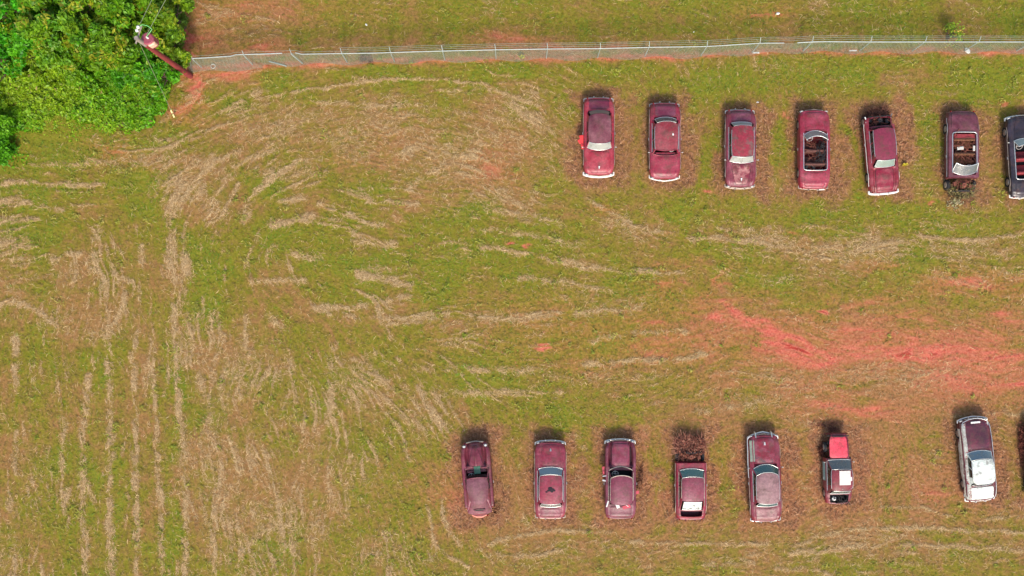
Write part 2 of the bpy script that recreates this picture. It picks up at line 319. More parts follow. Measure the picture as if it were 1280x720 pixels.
RED = [(1000, 437, 42, 11, 1.0, 8), (1045, 452, 30, 6, .95, 0), (1070, 443, 40, 5, .9, -14), (1128, 438, 18, 10, 1.35), (1130, 425, 30, 9, .7), (1185, 445, 80, 10, .8), (1262, 478, 26, 10, .95), (945, 405, 26, 6, .9, 12), (965, 420, 30, 8, .75, 20), (893, 392, 16, 12, .75), (905, 350, 6, 14, .45),
 (1080, 412, 50, 7, .6), (1255, 395, 22, 10, .6), (1220, 357, 40, 8, .7), (1032, 508, 28, 9, .75), (1085, 515, 34, 6, .7), (618, 208, 22, 14, .5), (1190, 472, 30, 5, .7), (636, 303, 5, 3, 1.2), (662, 306, 4, 3, .9), (685, 436, 5, 2.5, 1.2), (1028, 391, 5, 3, 1.0),
 (234, 40, 7, 60, .9), (300, 12, 90, 8, .3), (255, 30, 12, 40, .3), (245, 112, 10, 26, .9, 20), (228, 138, 14, 8, .6), (300, 92, 18, 5, 1.0), (152, 190, 26, 7, .5, 10), (1170, 252, 4, 4, .9), (887, 237, 8, 4, .7), (990, 145, 5, 3, .7), (1250, 125, 8, 4, .7), (1130, 290, 0.1, 0.1, 0), (985, 297, 6, 3, .7),
 (745, 262, 10, 5, .4), (1100, 335, 14, 4, .5), (820, 440, 50, 12, .35), (820, 400, 20, 8, .4), (830, 355, 20, 10, .4), (560, 620, 20, 22, .3), (330, 62, 20, 5, .6), (640, 50, 30, 5, .5), (720, 60, 60, 4, .4), (1080, 375, 60, 8, .35), (960, 18, 18, 8, .45), (1130, 395, 60, 6, .4), (850, 330, 30, 3, .3), (1230, 430, 60, 20, .5), (1000, 480, 100, 16, .25), (1170, 620, 20, 8, .35)]
FENCE_BASE = [(228, 84), (262, 83), (300, 80.5), (340, 79.5), (378, 78), (430, 77), (472, 76.5), (520, 75), (556, 74), (620, 72.5), (683, 71.5), (747, 71), (806, 69.5), (876, 68.5), (940, 64.5), (1004, 62.5), (1074, 63), (1140, 63), (1205, 63), (1285, 63), (1400, 63)]
RX = PX + (fbm((40, 10), 61, 4) - .5) * 60; RY = PY + (fbm((46, 12), 62, 4) - .5) * 26
red = np.maximum(blobs(RED, RX, RY), blobs([(b[0], b[1], b[2] * 1.9, b[3] * 2.2, b[4] * .55) + tuple(b[5:]) for b in RED if b[2] > 12], RX, RY))
red = np.maximum(red, strokes([([(905, 378), (930, 400), (960, 416), (1000, 425), (1040, 450), (1062, 452), (1100, 438), (1125, 434)], 6.5, .8), ([(1140, 436), (1200, 440), (1290, 446)], 8, .75), ([(960, 430), (1010, 445)], 10, .8), ([(1180, 474), (1200, 475)], 3, .8), ([(850, 392), (900, 400), (960, 410)], 3, .4)]))
red = np.maximum(red, blobs([(1100, 435, 230, 40, .44), (900, 420, 180, 50, .28), (760, 420, 180, 55, .18), (1230, 470, 90, 34, .55), (1130, 438, 170, 18, .72), (1000, 440, 60, 16, .8), (960, 590, 330, 70, .14), (1000, 180, 300, 40, .05), (480, 190, 140, 40, .08)], RX, RY))
fence_strip = strokes([([(p[0], p[1] + 1.5) for p in FENCE_BASE], 4.5, 1.0)])
red = np.maximum(red, fence_strip * 0.55)
brown = blobs([(300, 45, 110, 40, .7), (440, 55, 120, 20, .6), (700, 60, 200, 10, .5), (975, 40, 70, 18, .4), (1000, 50, 60, 12, .5), (1120, 420, 200, 50, .55), (1100, 600, 260, 90, .75), (820, 640, 260, 70, .55), (900, 540, 160, 40, .5), (1150, 480, 200, 60, .7), (1000, 400, 160, 30, .4), (850, 470, 200, 50, .35), (560, 640, 40, 60, .4),
               (480, 210, 130, 25, .35), (540, 240, 60, 30, .4), (640, 210, 50, 60, .35), (1180, 540, 140, 40, .5), (90, 620, 160, 100, .2), (330, 600, 120, 80, .25), (850, 20, 200, 20, .25), (1000, 690, 250, 20, .3), (660, 560, 120, 20, .35), (960, 560, 160, 30, .3), (1150, 330, 160, 10, .3)])
CARS_PX = [(748, 172, 0), (831, 176, 0), (926, 187, 0), (1018, 188, 0), (1102, 190, 5), (1202, 192, 0), (1279, 197, 4), (597, 600, 4), (688, 600, 0), (776, 600, 0), (864, 597, 0), (957, 598, 2), (1048, 586, 1), (1221, 574, 5), (1299, 575, 2)]
apron = np.zeros((NY, NX)); under = np.zeros((NY, NX))
for (cx, cy, a) in CARS_PX:
    dx, dy = WX - cx - 2, WY - cy; ra = R(a); u = dx * math.cos(ra) - dy * math.sin(ra); v = dx * math.sin(ra) + dy * math.cos(ra)
    q = np.hypot(np.maximum(np.abs(u) - 20, 0), np.maximum(np.abs(v) - 48, 0)); apron = np.maximum(apron, np.clip(1.0 - q / 21, 0, 1) ** 1.2)
    under = np.maximum(under, np.clip(1 - q / 6, 0, 1))
# brush corner (vegetation cover)
BR = [(-90, -90), (228, -90), (228, 0), (230, 60), (222, 90), (214, 112), (206, 132), (190, 150), (165, 165), (130, 170), (95, 174), (60, 172), (30, 178), (28, 205), (0, 215), (-90, 225)]
def inpoly(X, Y, poly):
    ins = np.zeros(X.shape, bool); n = len(poly)
    for i in range(n):
        x1, y1 = poly[i]; x2, y2 = poly[(i + 1) % n]
        if y1 == y2: continue
        c = ((y1 > Y) != (y2 > Y)) & (X < (x2 - x1) * (Y - y1) / (y2 - y1) + x1); ins ^= c
    return ins
brush = inpoly(PX + (fbm(14, 70, 4) - .5) * 44, PY + (fbm(14, 71, 4) - .5) * 44, BR).astype(float)
wv = fbm(40, 80, 4)
crk = (fbm(3.2, 91, 2) - .5) * 3.2 + (fbm(9, 92, 2) - .5) * 2.0
STRAW = np.clip(straw_low * (0.62 + 0.20 * LA + 0.13 * LB + .32 * crk) * 0.9 + straw_lin * (0.84 + 0.34 * LC + (fbm(9, 90, 3) - .5) * 2.6)
                + np.clip((LA * .6 + LB * .55 + LC * .3 + (wv - .5) * 4 - .95) * 0.5, 0, 0.6) * (0.45 + 0.55 * np.clip((700 - PX) / 150, 0, 1)), 0, 1)
STRAW *= 1 - brush
GRN = np.clip(grn_lo * 0.85 + (fbm(34, 100, 5, .6) - 0.47) * 1.7 + 0.50 - brown * 0.55 - straw_low * .45 - LA * 0.10 + (fbm((5, 5), 133, 2) - .5) * .8, 0, 1.25)
GRN = GRN * (1 - .85 * np.clip(apron * 1.6, 0, 1)); GRN = np.where(brush > 0, 1.1, GRN) * (1 - .7 * np.clip(red, 0, 1))
REDM = np.clip(red * (0.95 + 0.10 * LA + 0.14 * LB + (fbm((14, 4), 110, 3) - .5) * 1.0), 0, 1.2) * (1 - 0.6 * (STRAW > .8))
APR = np.clip(apron * (0.75 + (fbm(5, 120, 3) - .5) * 2.2) + brown * 0.55 * (1 + LA * .3), 0, 1)
HGT = (fbm(60, 140, 4) - .5) * 0.10 + (fbm(5, 141, 3) - .5) * 0.05 + STRAW * 0.035 + LA * 0.006 + GRN * 0.015 - under * 0.03

# grow the sheet out to the horizon
def ext(a, sgn, n=16):
    out = []; stp = 6.0; v = a
    for i in range(n): v += sgn * stp; stp *= 1.55; out.append(v)
    return out
ex = np.array(ext(fx[0], -1)[::-1] + list(fx) + ext(fx[-1], 1)); ey = np.array(ext(fy[0], -1)[::-1] + list(fy) + ext(fy[-1], 1))
def pad(a, v):
    q = np.full((len(ey), len(ex)), v, float); q[16:-16, 16:-16] = a
    return q
GX, GY = np.meshgrid(ex, ey)
V = np.stack([(GX - 640) * S, (360 - GY) * S, pad(HGT, 0.0)], -1).reshape(-1, 3)
cols = np.stack([pad(GRN, .55), pad(STRAW, .12), pad(REDM, 0), pad(APR, .1)], -1).reshape(-1, 4)
idx = np.arange(len(ex) * len(ey)).reshape(len(ey), len(ex))
F = np.stack([idx[:-1, :-1], idx[1:, :-1], idx[1:, 1:], idx[:-1, 1:]], -1).reshape(-1, 4)

GK = 0.62
m, ns, ls, p = nm('field_soil_and_turf')
att = ns.new('ShaderNodeAttribute'); att.attribute_name = 'Mask'
sep = ns.new('ShaderNodeSeparateColor'); ls.new(att.outputs['Color'], sep.inputs[0])
g_, s_, r_ = sep.outputs[0], sep.outputs[1], sep.outputs[2]; a_ = att.outputs['Alpha']
tc = ns.new('ShaderNodeTexCoord'); oc = tc.outputs['Object']
n1 = noise(ns, ls, 1.1, 5, 0.65, oc, .3); n2 = noise(ns, ls, 6.0, 4, 0.7, oc, .5); n3 = noise(ns, ls, 16.0, 2, 0.6, oc)
thatch = mixc(ns, ls, ramp(ns, ls, n2, .35, .65), L3((146, 104, 58), GK), L3((182, 138, 86), GK))
thatch = mixc(ns, ls, ramp(ns, ls, n1, .45, .7, 0, .5), thatch, L3((168, 120, 84), GK))
green = mixc(ns, ls, ramp(ns, ls, n2, .35, .68), L3((128, 120, 30), GK), L3((156, 148, 52), GK))
gf = math_(ns, ls, 'ADD', g_, ramp(ns, ls, n3, .3, .7, -.25, .25))
c = mixc(ns, ls, ramp(ns, ls, gf, .0, .75, 0, .95), thatch, green)
c = mixc(ns, ls, ramp(ns, ls, gf, .8, 1.6, 0, .6), c, L3((116, 144, 34), GK))
apc = mixc(ns, ls, ramp(ns, ls, n2, .35, .65), L3((150, 90, 64), GK), L3((202, 146, 106), GK))
c = mixc(ns, ls, ramp(ns, ls, math_(ns, ls, 'ADD', a_, ramp(ns, ls, n3, .3, .7, -.2, .2)), .1, 1.1, 0, .8), c, apc)
redc = mixc(ns, ls, ramp(ns, ls, n2, .35, .65), L3((218, 92, 80), GK), L3((240, 142, 116), GK))
redc = mixc(ns, ls, ramp(ns, ls, r_, 1.0, 1.2), redc, L3((188, 62, 56), GK))
c = mixc(ns, ls, ramp(ns, ls, math_(ns, ls, 'ADD', r_, ramp(ns, ls, n2, .3, .7, -.12, .10)), .0, .9, 0, .95), c, redc)
strc = mixc(ns, ls, ramp(ns, ls, n3, .35, .65), L3((174, 134, 86), GK), L3((212, 172, 120), GK))
c = mixc(ns, ls, ramp(ns, ls, math_(ns, ls, 'ADD', s_, ramp(ns, ls, n3, .3, .7, -.15, .15)), .10, .95, 0, .85), c, strc)
ls.new(c, p.inputs['Base Color']); p.inputs['Roughness'].default_value = 0.95; p.inputs['Specular IOR Level'].default_value = 0.1
bm = ns.new('ShaderNodeBump'); bm.inputs['Strength'].default_value = 0.6; bm.inputs['Distance'].default_value = 0.05
ls.new(math_(ns, ls, 'ADD', n2, n3), bm.inputs['Height']); ls.new(bm.outputs[0], p.inputs['Normal'])
g = mesh_np('field_ground', V, F, m, col=cols, smooth=True, attr='Mask'); tag(g, kind='structure')
g['label'] = 'mown field of olive grass, straw and bare red clay'; g['category'] = 'ground'

def sample(A, px, py):
    i = np.clip(((px + 80) / ST).astype(int), 0, NX - 1); j = np.clip(((py + 80) / ST).astype(int), 0, NY - 1); return A[j, i]
def scatter(dens, n, seed):
    r = np.random.default_rng(seed); out = []; got = 0
    while got < n:
        x = r.uniform(-78, 1358, n * 2); y = r.uniform(-78, 798, n * 2); k = r.random(n * 2) < sample(dens, x, y)
        out.append(np.stack([x[k], y[k]], 1)); got += k.sum()
    return np.concatenate(out)[:n]
def ribbons(P, ang, length, width, z0, lift, curve, col, name, label, cat, seed):
    """each blade is a bent ribbon of three quads lying near the ground"""
    r = np.random.default_rng(seed); n = len(P); X = (P[:, 0] - 640) * S; Y = (360 - P[:, 1]) * S
    ts = np.array([-.5, -.17, .17, .5]); V = np.zeros((n, 4, 2, 3)); cv = r.normal(0, curve, n)
    cx, sx = np.cos(ang), np.sin(ang)
    for k, t in enumerate(ts):
        al = t * length; ac = cv * length * (t * t - .1)
        px_ = X + cx * al - sx * ac; py_ = Y + sx * al + cx * ac
        wd = width * (1 - 1.3 * abs(t)) * .5
        zz = z0 + lift * (0.25 - t * t) * 4 + r.uniform(0, .01, n)
        V[:, k, 0] = np.stack([px_ - sx * wd, py_ + cx * wd, zz], 1); V[:, k, 1] = np.stack([px_ + sx * wd, py_ - cx * wd, zz + width * .4 * r.uniform(-1, 1, n)], 1)
    V = V.reshape(-1, 3); b = (np.arange(n) * 8)[:, None]
    F = np.concatenate([b + np.array([[2 * k, 2 * k + 1, 2 * k + 3, 2 * k + 2]]) for k in range(3)], 0)
    cc = np.repeat(np.concatenate([col, np.ones((n, 1))], 1), 8, 0)
    return tag(mesh_np(name, V, F, attrmat('dry_blades', .85), col=cc), label, cat, kind='stuff')
def zg(P): return sample(HGT, P[:, 0], P[:, 1])
def tints(n, a, b, seed, k=GK, j=.18):
    r = np.random.default_rng(seed); t = r.random((n, 1)); c = lin(a) * (1 - t) + lin(b) * t
    return c * k * np.clip(1 + r.normal(0, j, (n, 1)), .4, 1.7)
# loose hay on the mown field
n = 92000; P = scatter(np.clip(STRAW ** 1.35, 0.012, 1) * (1 - apron * .8) * (1 - brush) * (1 - .8 * np.clip(REDM, 0, 1)), n, 200); r = np.random.default_rng(201)
a = -sample(ANG, P[:, 0], P[:, 1]) + r.normal(0, .95, n)
ribbons(P, a, r.uniform(.10, .38, n), r.uniform(.010, .028, n), zg(P) + .012, r.uniform(0, .04, n), .6, tints(n, (182, 144, 96), (242, 208, 154), 202, .64, .22),
        'loose_hay', 'pale tan loose hay lying in windrows and wisps over the mown field', 'hay', 203)
# turf blades
n = 100000; P = scatter(np.clip(.35 + GRN, 0, 1) * (1 - brush) * np.clip(1.1 - STRAW, .05, 1) * np.clip(1.1 - REDM * 1.5, .03, 1), n, 210); r = np.random.default_rng(211)
gg = np.clip(sample(GRN, P[:, 0], P[:, 1]) + r.normal(0, .3, n), 0, 1.2)[:, None]; ap = sample(APR, P[:, 0], P[:, 1])[:, None]
colr = (lin((168, 134, 80)) * (1 - np.clip(gg, 0, 1)) + lin((140, 130, 46)) * np.clip(gg, 0, 1)); colr = np.where(gg > 1.1, lin((120, 148, 44)), colr)
colr = colr * (1 - ap * .8) + lin((160, 108, 78)) * ap * .8
colr = colr * GK * np.clip(1 + r.normal(0, .22, (n, 1)), .4, 1.8)
ribbons(P, r.uniform(0, 6.28, n), r.uniform(.08, .26, n), r.uniform(.02, .045, n), zg(P) + .01, r.uniform(0.01, .06, n), .4, colr,
        'mown_turf', 'short mown olive green turf covering the field', 'grass', 213)
# dead litter around the parked cars
n = 20000; dl = np.clip(apron, 0, 1) ** 1.5 * (1 - under * .3); P = scatter(dl, n, 220); r = np.random.default_rng(221)
ribbons(P, r.uniform(0, 6.28, n), r.uniform(.12, .42, n), r.uniform(.015, .04, n), zg(P) + .012, r.uniform(0.01, .12, n), .6, tints(n, (140, 84, 62), (214, 166, 124), 222, .62, .3),
        'dead_grass_litter', 'reddish brown dead grass litter ringing the junked cars', 'dead grass', 223)
# red clay clods
n = 1500; P = scatter(np.clip(REDM ** 2, 0, 1), n, 230); r = np.random.default_rng(231)
ribbons(P, r.uniform(0, 6.28, n), r.uniform(.05, .14, n), r.uniform(.03, .06, n), zg(P) + .01, r.uniform(0.01, .03, n), .3, tints(n, (206, 100, 78), (232, 136, 106), 232, .6, .15),
        'clay_crumbs', 'crumbs of bare red clay on the worn track', 'clay', 233)
# scattered taller tufts and broadleaf weeds in the turf
r = np.random.default_rng(240); nc = 520; ct = scatter(np.clip(GRN ** 2, .02, 1) * (1 - brush) * (1 - .7 * apron), nc, 241); k = r.integers(0, nc, 7500)
P = ct[k] + r.normal(0, 1, (7500, 2)) * (r.uniform(1.2, 4.2, nc)[k])[:, None]; tk = r.random(nc)[k][:, None]; n = len(P)
cg = (lin((134, 144, 44)) * (1 - tk) + lin((176, 164, 78)) * tk) * .7 * np.clip(1 + r.normal(0, .25, (n, 1)), .4, 1.8)
ribbons(P, r.uniform(0, 6.28, n), r.uniform(.10, .26, n), r.uniform(.03, .06, n), zg(P) + .03, r.uniform(.03, .12, n), .4, cg, 'weed_tufts', 'darker tufts of taller grass and broadleaf weeds dotted over the turf', 'weeds', 243)
# ------------------------------------------------------------------ junked cars
MAROON = dict(c1=(118, 34, 52), c2=(150, 70, 84), c3=(104, 60, 54))
CHROME = simple('dull_chrome', (205, 203, 198), .32, .75, 1.0, .12)
PITTED = simple('pitted_chrome', (176, 160, 146), .5, .45, .9, .3, 14)
RUBBER = simple('perished_rubber', (38, 36, 36), .85, 0, 1, .3)
DARKMETAL = simple('greasy_black_iron', (44, 38, 38), .7, .2, 1, .5, 16)
RUST = simple('flaking_rust', (116, 62, 46), .85, 0, .9, .4, 12)
WHITEENAMEL = simple('white_enamel', (225, 220, 212), .4, 0, .9, .08)
GAP = simple('painted_gap_shade', (40, 22, 26), .9, 0, 1, .3)  # near-black colour standing in for the shade inside body gaps
LAMPGLASS = simple('lamp_glass', (190, 195, 195), .15, 0, .8, .1)
REDLENS = simple('red_lens', (150, 20, 20), .2, 0, .9, .1)
TRIMCLOTH = simple('rotten_upholstery', (96, 58, 50), .9, 0, .8, .45, 10)
REDCLOTH = simple('red_upholstery', (140, 42, 48), .8, 0, .8, .4, 8)
STEER = simple('pale_steering_plastic', (190, 180, 172), .5, 0, .8, .1)
def lerp_tab(tab, t):
    for (a, va), (b, vb) in zip(tab[:-1], tab[1:]):
        if t <= b:
            u = 0 if b == a else max(0, (t - a) / (b - a)); u = u * u * (3 - 2 * u); return va + (vb - va) * u
    return tab[-1][1]
def make_car(name, label, px, py, rot, south, P):
    """P: L, W, fractions from the front: hood, ws (windshield base..roof), roof end, glass end; see the calls"""
    L, W = P['L'], P['W']; hw = W / 2
    root = empty(name, at(px, py, 0.7) * 1.0, R(rot + (180 if south else 0))); root.location.z = 0
    tag(root, label, P.get('cat', 'car'), 'junked old cars parked in two rows')
    X = P['mat']; XR = P.get('mat_roof', X); XH = P.get('mat_hood', X); XT = P.get('mat_trunk', X); XS = P.get('mat_left', X)
    h1, w1, r1, g1 = P['hood'], P['ws'], P['roof'], P['glass']
    f0 = P.get('start', 0.0)            # body begins here (front clip gone when > 0)
    e0 = P.get('end', 1.0)
    ztab = P.get('z', [(0, .80), (.06, .90), (.3, 1.0), (.55, 1.0), (.8, .98), (.94, .9), (1, .74)])
    ftab = P.get('fender', [(0, .02), (.3, .03), (1, .03)]); tf, tr = P.get('taper', (.14, .12)); vall = P.get('valley', .0)
    nose = P.get('nose', 0)
    Y = lambda t: L / 2 - t * L
    def wid(t):
        v = hw
        if t < .14: v *= 1 - tf * ((.14 - t) / .14) ** 2.2
        if t > .84: v *= 1 - tr * ((t - .84) / .16) ** 2.2
        return v
    fw = P.get('wheels', (.17, .80))
    def deck(t, u):
        au = abs(u); z = lerp_tab(ztab, t) - .09 * au ** 5
        z += lerp_tab(ftab, t) * math.exp(-((au - .84) / .10) ** 2)
        if t < h1 + .04 or t > g1: z -= vall * math.exp(-((au - P.get('vallu', .68)) / .085) ** 2) * (1 if t < h1 else P.get('rvalley', .3))
        if nose and t < h1: z += nose * (1 - au / .6) * (1 - abs(t - h1 * .5) / h1) if au < .6 else 0
        return z
    us = [-1, -.97, -.92, -.86, -.8, -.74, -.68, -.6, -.5, -.3, -.1, .1, .3, .5, .6, .68, .74, .8, .86, .92, .97, 1]
    def side(t, k, s):          # k 0..4 downwards
        w_ = wid(t); zb = .26
        for q in fw:
            dy = (t - q) * L
            if abs(dy) < .37: zb = max(zb, .30 + math.sqrt(.37 ** 2 - dy * dy))
        zt = deck(t, 1) - .06; f = [1.0, 1.022, 1.03, 1.015, .97][k]; a = k / 4
        return Vector((s * w_ * f, Y(t), zt + (zb - zt) * a))
    N = 56; ts = [f0 + (e0 - f0) * i / N for i in range(N + 1)]
    rows = []
    for t in ts:
        w_ = wid(t)
        row = [side(t, k, -1) for k in (4, 3, 2, 1, 0)] + [Vector((u * w_ * .99, Y(t), deck(t, u))) for u in us] + [side(t, k, 1) for k in (0, 1, 2, 3, 4)]
        # noses and tails are bowed in plan
        bow = P.get('bow', .06); bt = P.get('bowt', .08)
        for v in row:
            q = min(1, abs(v.x) / hw) ** 2.4
            if t < .2: v.y -= bow * L * .35 * q * (1 - t / .2)
            if t > .85: v.y += bt * L * .3 * q * ((t - .85) / .15)
        rows.append(row)
    cab0, cab1 = P.get('cab', (h1 + .015, g1 - .01)); ow = P.get('open_w', .76)
    bay = P.get('bay')           # engine bay without a hood
    bed = P.get('bed')
    def skip(i, j):
        t = (ts[i] + ts[i + 1]) / 2; jj = j - 5
        if 0 <= jj < len(us) - 1:
            u = abs(us[jj] + us[jj + 1]) / 2
            if cab0 < t < cab1 and u < ow: return True
            if bay and bay[0] < t < bay[1] and u < .74: return True
            if bed and bed[0] < t < bed[1] and u < .74: return True
            if P.get('no_left') and t < P['no_left'] and us[jj] < -.66 : return True
        if P.get('no_left') and t < P['no_left'] and j < 5: return True
        if P.get('no_right') and t < P['no_right'] and (jj >= len(us) - 5): return True
        return False
    b = MB(); b.grid(rows, True, skip)
    for r_, rev in ((rows[0], False), (rows[-1], True)):      # nose and tail panels
        if True:
            n_ = len(r_); low = [Vector((v.x * .96, v.y + (-.03 if rev is False else .03) * 0, .3)) for v in r_]
            mid = [Vector((v.x * 1.0, v.y + (.05 if not rev else -.05), (v.z + .3) / 2 + .05)) for v in r_]
            b.grid([r_, mid, low], True)
    body = b.build('body', X, root)
    # hollows under the openings: floor pan and tub walls
    t_ = MB(); tubs = [(cab0, cab1)] + ([bay] if bay else []) + ([bed] if bed else [])
    for q, (a, c_) in enumerate(tubs):
        if q == 0:
            wz = [(s, z) for s, z in ((-ow, None), (-ow * .96, .34), (ow * .96, .34), (ow, None))]
        ring = []
        for t in (a, (a + c_) / 2, c_):
            w_ = wid(t) * (ow if q == 0 else .74); zt = deck(t, .7) - .02; ring.append([Vector((-w_, Y(t), zt)), Vector((-w_ * .97, Y(t), .32)), Vector((w_ * .97, Y(t), .32)), Vector((w_, Y(t), zt))])
        t_.grid(ring, False)
        for t in (a, c_):
            w_ = wid(t) * (ow if q == 0 else .74); zt = deck(t, .5) - .03
            t_.add([(-w_, Y(t), .32), (w_, Y(t), .32), (w_, Y(t), zt), (-w_, Y(t), zt)], [(0, 1, 2, 3)], False)
    t_.build('floor_pan', P.get('mat_tub', DARKMETAL), root)
    # hood and trunk lid as pressed panels a little proud of the body
    def lid(nm_, a, c_, hwf, mat, crown=.015, crease=0.0, tapf=1.0, lift=.012, parent=root, rnd=.25):
        g_ = MB(); P_ = []
        for i in range(13):
            s_ = i / 12; t = a + (c_ - a) * s_; row = []
            e = min(s_, 1 - s_); rr = 1 - rnd * max(0, 1 - e / .12) ** 2 * .5
            wf = hwf * (tapf + (1 - tapf) * s_) * rr
            for j in range(13):
                u = -1 + 2 * j / 12; uu = u * wf
                z = deck(t, uu) + lift + crown * (1 - u * u) + crease * math.exp(-(u / .09) ** 2) - (.018 if abs(u) > .99 or i in (0, 12) else 0)
                bow = P.get('bow', .06) * L * .35 * abs(uu) ** 2.4 * max(0, 1 - t / .2) if t < .2 else 0
                row.append(Vector((uu * wid(t), Y(t) - bow, z)))
            P_.append(row)
        g_.grid(P_); o_ = g_.build(nm_, mat, parent)
        edge = P_[0] + [row[-1] for row in P_[1:]] + P_[-1][::-1][1:] + [row[0] for row in P_[::-1][1:]]
        g_ = MB(); g_.tube([v + Vector((math.copysign(.006, v.x), 0, -.004)) for v in edge], .013, 4, False); g_.build('panel_gap_shade', GAP, o_)  # dark tube added as painted shade along the lid edge
        return o_
    if not P.get('nohood'):
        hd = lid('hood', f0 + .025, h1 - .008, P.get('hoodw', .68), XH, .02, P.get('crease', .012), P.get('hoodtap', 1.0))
        if P.get('emblem'):
            e = MB(); e.tube([(0, Y(.04 + .03), deck(.07, 0) + .05), (0, Y(.07 + .035), deck(.1, 0) + .06)], [.035, .07], 6); e.build('hood_ornament', CHROME if P['emblem'] == 1 else WHITEENAMEL, hd)
    if not P.get('notrunk'):
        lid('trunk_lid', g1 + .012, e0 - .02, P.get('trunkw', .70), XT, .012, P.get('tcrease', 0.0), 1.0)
    # roof and windows
    zb = lerp_tab(ztab, (w1 + r1) / 2) - .02; hr = P.get('hr', 1.52); gw = P.get('gw', .84) * hw; rw = P.get('rw', .75) * hw
    wsb, wst, rgt, rgb = Y(h1 + .005), Y(w1), Y(r1), Y(g1)
    wsbow, rgbow = P.get('wsbow', .14), P.get('rgbow', .12)
    def base_f(u): return Vector((u * gw, wsb - wsbow * abs(u) ** 2.2, deck(h1, u * .75) + .0))
    def base_r(u): return Vector((u * gw * P.get('rgw', 1), rgb + rgbow * abs(u) ** 2.2, deck(g1, u * .75) - .0))
    cr = P.get('crown', .06); ebow = P.get('edgebow', .05)
    def roof_pt(u, v):          # u across, v 0 front .. 1 rear
        y = wst + (rgt - wst) * v; e = 2 * v - 1
        wloc = rw * (1 - .06 * abs(e) ** 3) * (1 - P.get('rtaper', 0) * max(0, v - .4))
        y -= (wsbow * .7 * abs(u) ** 2.4) * max(0, 1 - 2 * v) * 1.0
        y += (rgbow * .7 * abs(u) ** 2.4) * max(0, 2 * v - 1)
        z = hr - cr * u * u - .05 * u ** 6 - P.get('roofarc', .06) * e * e - P.get('rdrop', 0) * max(0, v - .3) ** 2
        return Vector((u * wloc, y, z))
    gm = P.get('glassmat') or glass('dusty_glass', (60, 72, 66), .8, .12)
    dm = P.get('rearmat', gm)
    if P.get('open'):
        fr = [base_f(-1 + 2 * i / 14) for i in range(15)]; top = [Vector((v.x * .9, wst + (v.y - wsb) * .8, zb + .38)) for v in fr]
        g_ = MB(); g_.grid([[a + (c_ - a) * k / 3 for a, c_ in zip(fr, top)] for k in range(4)]); wsx = g_.build('windshield', P.get('glassmat') or glass('dull_screen', (132, 130, 126), .85, .25), root)
        g_ = MB(); g_.tube(top, .028); g_.tube(fr, .02); g_.tube([fr[0], top[0]], .028); g_.tube([fr[-1], top[-1]], .028); g_.build('windshield_frame', CHROME, wsx)
        e = MB(); yy0, yy1 = Y(cab0 + .02), Y(cab1 - .0)
        pts = []
        for i in range(25):
            a = i / 24; 
            if a < .35: q = a / .35; pts.append(Vector((-gw * 1.0, yy0 + (yy1 + .22 - yy0) * q, deck(.5, .8) + .015)))
            elif a < .65: q = (a - .35) / .3; an = math.pi + math.pi * q; pts.append(Vector((gw * 1.0 * math.copysign(abs(math.cos(an)) ** .35, math.cos(an)), yy1 + .22 + .20 * -abs(math.sin(an)) ** .6, deck(.7, .5) + .015)))
            else: q = (a - .65) / .35; pts.append(Vector((gw * 1.0, yy1 + .22 + (yy0 - yy1 - .22) * q, deck(.5, .8) + .015)))
        e.tube(pts, .03, 6); e.build('cockpit_trim', CHROME, root)
    else:
        g_ = MB(); g_.grid([[roof_pt(-1 + 2 * j / 16, i / 14) for j in range(17)] for i in range(15)])
        # drip edge
        for s in (-1, 1): g_.grid([[roof_pt(s, i / 14) for i in range(15)], [roof_pt(s, i / 14) + Vector((s * .012, 0, -.05)) for i in range(15)]])
        roof = g_.build('roof', XR, root)
        n_ = 12
        def between(A, B, lo=0, hi=1, rows_=5, bulge=.0):
            return [[(A[i] + (B[i] - A[i]) * (lo + (hi - lo) * k / (rows_ - 1))) for i in range(len(A))] for k in range(rows_)]
        fr = [base_f(-1 + 2 * i / n_) for i in range(n_ + 1)]; top = [roof_pt(-1 + 2 * i / n_, 0) for i in range(n_ + 1)]
        if not P.get('no_ws'):
            a = [f + (t - f) * .06 for f, t in zip(fr, top)]; c2 = [f + (t - f) * .93 for f, t in zip(fr, top)]
            g_ = MB(); g_.grid(between(a[0:], c2)); ws = g_.build('windshield', gm, root)
            if P.get('chrome_ws', 1):
                g_ = MB(); g_.tube(a, .022); g_.tube(c2, .018)
                if P.get('split'): g_.tube([a[n_ // 2], c2[n_ // 2]], .022)
                g_.build('windshield_frame', CHROME if P.get('chrome_ws', 1) == 1 else PITTED, ws)
        else:
            g_ = MB(); g_.tube(fr, .03); g_.tube(top, .03); g_.build('windshield_opening', X if not P.get('chrome_ws') else PITTED, root)
        br = [base_r(-1 + 2 * i / n_) for i in range(n_ + 1)]; tb = [roof_pt(-1 + 2 * i / n_, 1) for i in range(n_ + 1)]
        if P.get('fastback'):
            # metal tail with a small oval window let into it
            g_ = MB(); g_.grid(between(tb, br, 0, 1, 9)); g_.build('tail_panel', XR, root)
            e = MB(); c_ = (tb[6] + br[6]) / 2; nrm = (br[6] - tb[6]).cross(Vector((1, 0, 0))).normalized()
            if nrm.z < 0: nrm = -nrm
            dv = (br[6] - tb[6]).normalized()
            ringp = [c_ + nrm * .03 + Vector((1, 0, 0)) * .37 * math.cos(q) + dv * .11 * math.sin(q) for q in [2 * math.pi * k / 20 for k in range(20)]]
            e.add(ringp, [tuple(range(20))], False); rwn = e.build('rear_window', simple('black_void', (24, 20, 22), .4, 0, 1, .1), root)
            e = MB(); e.tube(ringp + [ringp[0]], .018, 6, False); e.build('window_surround', X, rwn)
        else:
            a = [f + (t - f) * .08 for f, t in zip(br, tb)]; c2 = [f + (t - f) * .92 for f, t in zip(br, tb)]
